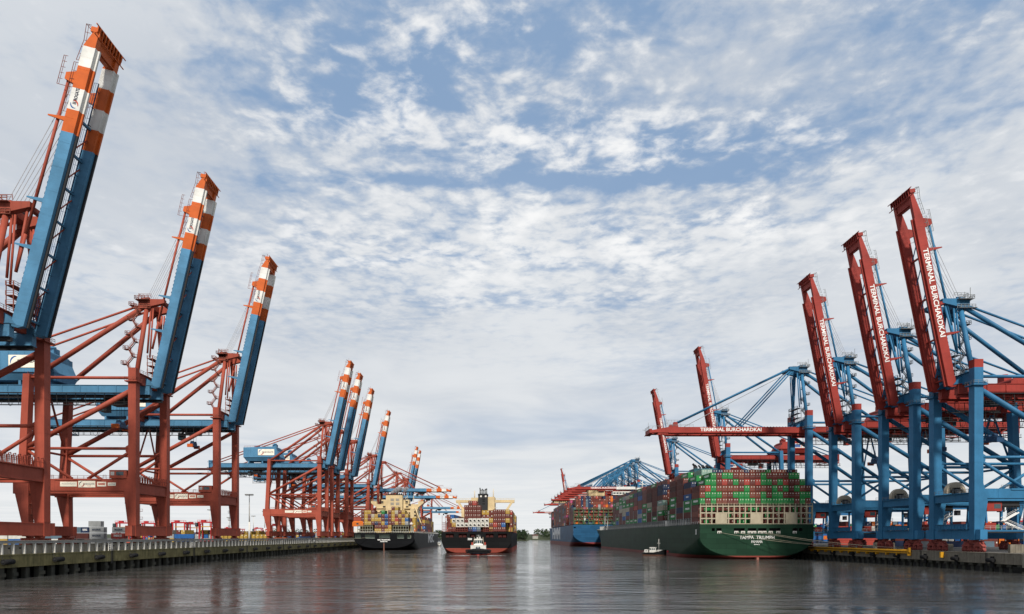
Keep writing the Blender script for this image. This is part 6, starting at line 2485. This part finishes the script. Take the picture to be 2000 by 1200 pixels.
def gantry_parts():
    out = []
    lg = MB()
    for y in (-4, 4):
        lg.beam((0, y, 0.6), (0, y * 0.55, 19.0), 0.8, 0.8, YBL)
    lg.box(-0.6, 0.6, -6.5, 6.5, 0.2, 1.4, YBL)
    lg.beam((0, -2.9, 10), (0, 2.9, 10), 0.5, 0.5, YBL)
    out.append(('leg_frame', lg.mesh('leg_frame'), ((-13, 0, 0), (13, 0, 0))))
    g = MB()
    for y in (-2.6, 2.6):
        g.box(-17, 17, y - 0.5, y + 0.5, 19.0, 20.8, YBL)
    for x in (-16.6, -8, 0, 8, 16.6):
        g.box(x - 0.3, x + 0.3, -2.6, 2.6, 19.3, 20.4, YBL)
    g.rail([(-17, -3.1, 20.8), (17, -3.1, 20.8)], GALV, 1.1, 1.8, 0.06)
    out.append(('girder', g.mesh('girder'), ((0, 0, 0),)))
    t = MB()
    t.box(-3, 3, -3.0, 3.0, 20.9, 21.8, RRED)
    t.box(-1.6, 2.0, -1.6, 1.6, 21.8, 23.4, RRED)
    t.box(-5.0, -3.2, -1.2, 1.2, 15.8, 18.4, DARK)
    out.append(('trolley', t.mesh('trolley'), ((4, 0, 0),)))
    return out


GP = gantry_parts()
for px, D, rz, lab in ((1870, 335, 0.0, 'blue yard gantry crane seen through the nearest blue crane\'s portal'), (1955, 290, 0.0, 'blue yard gantry crane right of the nearest blue crane\'s front leg'),
                       (1768, 372, 0.0, 'blue yard gantry crane seen through the second blue crane\'s portal'), (1812, 520, 0.0, 'farther blue yard gantry crane between the nearest and second blue cranes'),
                       (1650, 430, 0.0, 'blue yard gantry crane seen through the third blue crane\'s portal')):
    r = thing('gantry_crane', lab, 'gantry crane', (at(px, D), D, ZQR), rz, 'gantry cranes in the right yard')
    for n_, me, spots in GP:
        for sp in spots:
            obj(n_, me, r, sp)

# near stacks by the second red crane, each container told apart in the photograph
TH = 2.70
for px0, px1, tier, ch, D, lab, txt in (
        (178, 206, 1, 'E', 290, 'grey container under another lettered grey one, left of the second crane', 'MAERSK'),
        (178, 206, 2, 'E', 290, 'grey lettered container, middle of the stack left of the second crane', 'MAERSK'),
        (176, 200, 3, 'E', 290, 'plain grey container topmost of the stack left of the second crane', None),
        (222, 248, 2, 'E', 290, 'grey lettered container on a red one, touching the second crane', 'MAERSK'),
        (220, 246, 1, 'R', 290, 'red lettered container beside the second crane\'s near leg', 'HAMBURG SÜD'),
        (146, 161, 2, 'S', 292, 'slate container with pale end on dark brown ones', None),
        (162, 176, 2, 'N', 292, 'navy container with white lettering left of the grey stack', 'HAPAG'),
        (124, 150, 1, 'D', 292, 'dark brown container low at the first crane\'s far leg', None),
        (151, 176, 1, 'D', 292, 'dark brown container under the navy container', None)):
    w = (px1 - px0) * D / 1250.0
    x = at((px0 + px1) / 2, D)
    z = ZQL + 0.02 + tier * TH
    mbk = ('yard', ch, round(w, 1))
    me = cached(mbk, lambda mb: container_body(mb, CM[ch], w, 2.58), 'shipping_container')
    o = tag(obj('shipping_container', me, None, (x, D, z), (0, 0, math.pi / 2)), lab, 'shipping container', 'containers beside the second red crane')
    if txt:
        obj('lettering', text_mesh(txt, 1.25, DLETTER if ch == 'E' else LETTER, 0.03, width=w * 0.62), o, (-CW / 2 - 0.03, 0, 1.35), FACE_W)
    rest_x = x
for px, t0, ch in ((192, 0, 'E'), (234, 0, 'R'), (234, 0, 'R'), (153, 0, 'D'), (165, 0, 'D'), (137, 0, 'D')):
    rest_container(ch, (at(px, 291), 291 + 0.6, ZQL), math.pi / 2, 6.1, 2.58)


def yard_row(x0, x1, y, z0, nt, weights, rot=math.pi / 2, length=12.19, jitter=0.35):
    x = x0
    step = length + 0.5 if rot else 2.9
    while x < x1:
        k = nt - (rnd.random() < jitter) - (rnd.random() < jitter * 0.5)
        for t in range(k):
            rest_container(pick(weights), (x, y, z0 + t * 2.62), rot, length, 2.58)
        x += step


lw_ = [('U', 2), ('N', 1.4), ('D', 2), ('E', 1.6), ('Y', 1), ('W', .6), ('S', 1)]
yard_row(at(322, 402), at(420, 402), 402, ZQL, 2, lw_)
yard_row(at(322, 408), at(420, 408), 408, ZQL, 3, [('E', 2), ('U', 1), ('Y', 2), ('W', 1), ('B', 1)], 0)
yard_row(at(425, 480), at(527, 480), 480, ZQL, 2, [('Y', 9), ('C', .5)], 0, jitter=0.0)
yard_row(at(428, 495), at(522, 495), 495, ZQL, 3, [('Y', 9), ('A', .6)], 0, jitter=0.5)
yard_row(at(470, 470), at(640, 470), 560, ZQL, 2, [('Y', 5), ('B', 2), ('E', 1), ('U', 1)], 0)
yard_row(-330, -180, 620, ZQL, 3, lw_, 0)
yard_row(-430, -170, 760, ZQL, 3, [('B', 3), ('R', 2), ('E', 1), ('Y', 1), ('U', 1)], 0)
yard_row(-560, -165, 980, ZQL, 4, [('B', 3), ('R', 3), ('E', 1), ('Y', 1), ('U', 1)], 0)
yard_row(-350, -200, 300, ZQL, 3, lw_)
rw_ = [('U', 2.4), ('B', 2), ('R', 1.5), ('O', 1.6), ('W', .8), ('E', .8), ('G', .5), ('N', 1.2), ('S', .8)]
for y, nt, x0, x1 in ((232, 1, 192, 260), (290, 2, 192, 330), (300, 3, 196, 330), (308, 4, 196, 330), (316, 4, 200, 340), (352, 4, 190, 360), (360, 5, 190, 400), (368, 5, 196, 420), (440, 4, 190, 460), (450, 5, 190, 480), (540, 5, 190, 560), (552, 6, 200, 560), (700, 5, 190, 640), (950, 6, 180, 700)):
    yard_row(x0, x1, y, ZQR, nt, rw_, math.pi / 2 if int(y) % 3 else 0)
tag(obj('stacked_containers', REST), 'the remaining shipping containers, small, stacked on the ships and in both yards', 'shipping containers', kind='stuff')

# vehicles on the left quay
tr_ = thing('truck', 'dark blue truck parked behind the parapet at the crane cluster', 'truck', (at(594, 415), 415, ZQL), 0)
mb = MB()
mb.box(-2.2, 4.4, -1.2, 1.2, 1.1, 3.7, CM['N'])
for i in range(8):
    mb.box(-2.1 + i * 0.8, -2.0 + i * 0.8, -1.24, 1.24, 1.15, 3.65, CM['N'])
obj('body', mb, tr_)
mb = MB()
mb.prism([(-4.6, -1.15, 0.6), (-2.3, -1.15, 0.6), (-2.3, 1.15, 0.6), (-4.6, 1.15, 0.6)], [(-4.3, -1.1, 3.2), (-2.3, -1.1, 3.2), (-2.3, 1.1, 3.2), (-4.3, 1.1, 3.2)], CM['U'])
mb.box(-4.1, -2.9, -1.19, 1.19, 2.0, 2.9, GLASS)
obj('cab', mb, tr_)
for x in (-3.5, 1.6, 3.0):
    for y in (-1.0, 1.0):
        mb = MB()
        mb.tube((x, y - 0.2, 0.5), (x, y + 0.2, 0.5), 0.5, BLACK, 12)
        obj('wheel', mb, tr_)
cr_ = thing('van', 'white van parked beside the dark blue truck', 'van', (at(608, 420), 418, ZQL), 0)
mb = MB()
mb.box(-2.4, 1.8, -0.95, 0.95, 0.5, 2.6, TUGW)
mb.prism([(1.8, -0.95, 0.5), (2.9, -0.95, 0.5), (2.9, 0.95, 0.5), (1.8, 0.95, 0.5)], [(1.8, -0.95, 2.5), (2.2, -0.9, 1.5), (2.2, 0.9, 1.5), (1.8, 0.95, 2.5)], TUGW)
obj('body', mb, cr_)
mb = MB()
mb.box(0.4, 1.6, -0.98, 0.98, 1.6, 2.3, GLASS)
obj('window', mb, cr_)
for x in (-1.5, 1.8):
    for y in (-0.85, 0.85):
        mb = MB()
        mb.tube((x, y - 0.12, 0.36), (x, y + 0.12, 0.36), 0.36, BLACK, 12)
        obj('wheel', mb, cr_)
sb_ = thing('spreader_frame', 'orange lifting frame lying on trestles left of the dark blue truck', 'lifting frame', (at(548, 420), 420, ZQL), 0)
mb = MB()
mb.box(-4.4, 4.4, -1.2, -0.9, 2.3, 2.9, ORANGE)
mb.box(-4.4, 4.4, 0.9, 1.2, 2.3, 2.9, ORANGE)
for x in (-4.4, -1.5, 1.5, 4.1):
    mb.box(x, x + 0.3, -1.2, 1.2, 2.35, 2.85, ORANGE)
obj('frame', mb, sb_)
mb = MB()
for x in (-3.4, 3.2):
    for y in (-1.0, 1.0):
        mb.beam((x - 0.5, y, 0), (x, y, 2.3), 0.16, 0.16, GREYS)
        mb.beam((x + 0.5, y, 0), (x, y, 2.3), 0.16, 0.16, GREYS)
obj('trestle', mb, sb_)

# ------------------------------------------------------------------ the far shore
mb = MB()
SOIL = mat('shore_soil', (0.05, 0.06, 0.03), 0.9, vary=0.3, scale=0.01)


def terr(x, y):
    """height of the wooded far shore"""
    if y <= 0:
        return -2 + 3.0 * max(0, 1 + y / 40)
    return 1.0 + 15 * (1 - math.exp(-y / 220)) + 4 * math.sin(x * 0.008 + 1) * min(1, y / 150)


gx = [-2600 + i * 100 for i in range(60)]
gy = [-40, 0, 40, 120, 260, 500, 1200, 4000]
for i in range(len(gx) - 1):
    for j in range(len(gy) - 1):
        q = [(gx[i], gy[j]), (gx[i + 1], gy[j]), (gx[i + 1], gy[j + 1]), (gx[i], gy[j + 1])]
        mb.face([(x, 1830 + y, terr(x, y)) for x, y in q], SOIL, True)
mb.box(36, 74, 1585, 1850, -3, 1.2, SOIL)
tag(obj('far_shore', merge(mb.mesh('far_shore'))), kind='structure')

LEAF = [mat('foliage_%s' % n, c, 0.8, vary=0.35, scale=0.08) for n, c in (('dark', (0.022, 0.040, 0.018)), ('mid', (0.036, 0.058, 0.024)), ('olive', (0.055, 0.068, 0.028)))]


def crown(mb, c, r, h_, n, mset):
    for _ in range(n):
        a, u = rnd.random() * 2 * math.pi, rnd.uniform(-0.75, 1)
        rr = math.sqrt(max(0, 1 - u * u)) * rnd.uniform(0.65, 1.05)
        p = Vector((c[0] + r * rr * math.cos(a), c[1] + r * rr * math.sin(a), c[2] + h_ * 0.5 * u))
        s = rnd.uniform(0.18, 0.34) * r
        d1 = Vector((rnd.gauss(0, 1), rnd.gauss(0, 1), rnd.gauss(0, 1))).normalized() * s
        d2 = Vector((rnd.gauss(0, 1), rnd.gauss(0, 1), rnd.gauss(0, 1))).normalized() * s
        mb.face([p - d1, p + d2, p + d1 * 0.9, p - d2 * 0.8], rnd.choice(mset))


mb = MB()
for i in range(620):
    x = rnd.uniform(-700, 900)
    y = rnd.uniform(6, 190) ** 1.0
    z = terr(x, y)
    hh = rnd.uniform(13, 24)
    if 80 < x < 130 and y < 60:
        continue
    crown(mb, (x, 1830 + y, z + hh * 0.55), rnd.uniform(6, 10), hh, 44 if abs(x) < 300 else 20, rnd.choice([LEAF, LEAF[:2], LEAF[1:]]))
tag(obj('wood', mb), 'wooded slope on the far shore beyond the harbour mouth', 'wood', kind='stuff')
mb = MB()
for i in range(34):
    x, y = rnd.uniform(42, 70), rnd.uniform(1592, 1680)
    hh = rnd.uniform(17, 27)
    crown(mb, (x, y, 1 + hh * 0.5), rnd.uniform(4.5, 7), hh, 60, LEAF[:2])
    mb.tube((x, y, 0.5), (x, y, hh * 0.6), 0.4, mat('bark', (0.05, 0.04, 0.03), 0.9), 6)
tag(obj('wood', mb), 'dark clump of trees on the low point right of the midstream ship', 'wood', kind='stuff')
ho_ = thing('house', 'pale house among the trees on the far shore', 'house', (104, 1862, terr(104, 32)), 0.2)
mb = MB()
mb.box(-8, 8, -5, 5, -2, 8, mat('house_render', (0.42, 0.40, 0.35), 0.7))
obj('wall', mb, ho_)
mb = MB()
mb.prism([(-8.6, -5.6, 8), (8.6, -5.6, 8), (8.6, 5.6, 8), (-8.6, 5.6, 8)], [(-8.6, -0.2, 12.4), (8.6, -0.2, 12.4), (8.6, 0.2, 12.4), (-8.6, 0.2, 12.4)], mat('roof_tile', (0.10, 0.06, 0.05), 0.8))
obj('roof', mb, ho_)
mb = MB()
for x in (-6, -2, 2, 5):
    for z in (1.5, 5):
        mb.box(x, x + 1.4, -5.06, -4.98, z, z + 1.8, GLASS)
obj('window', mb, ho_)

print('containers built singly:', ADDED[0], ' objects:', len(bpy.data.objects), ' faces in rest:', len(REST.f))
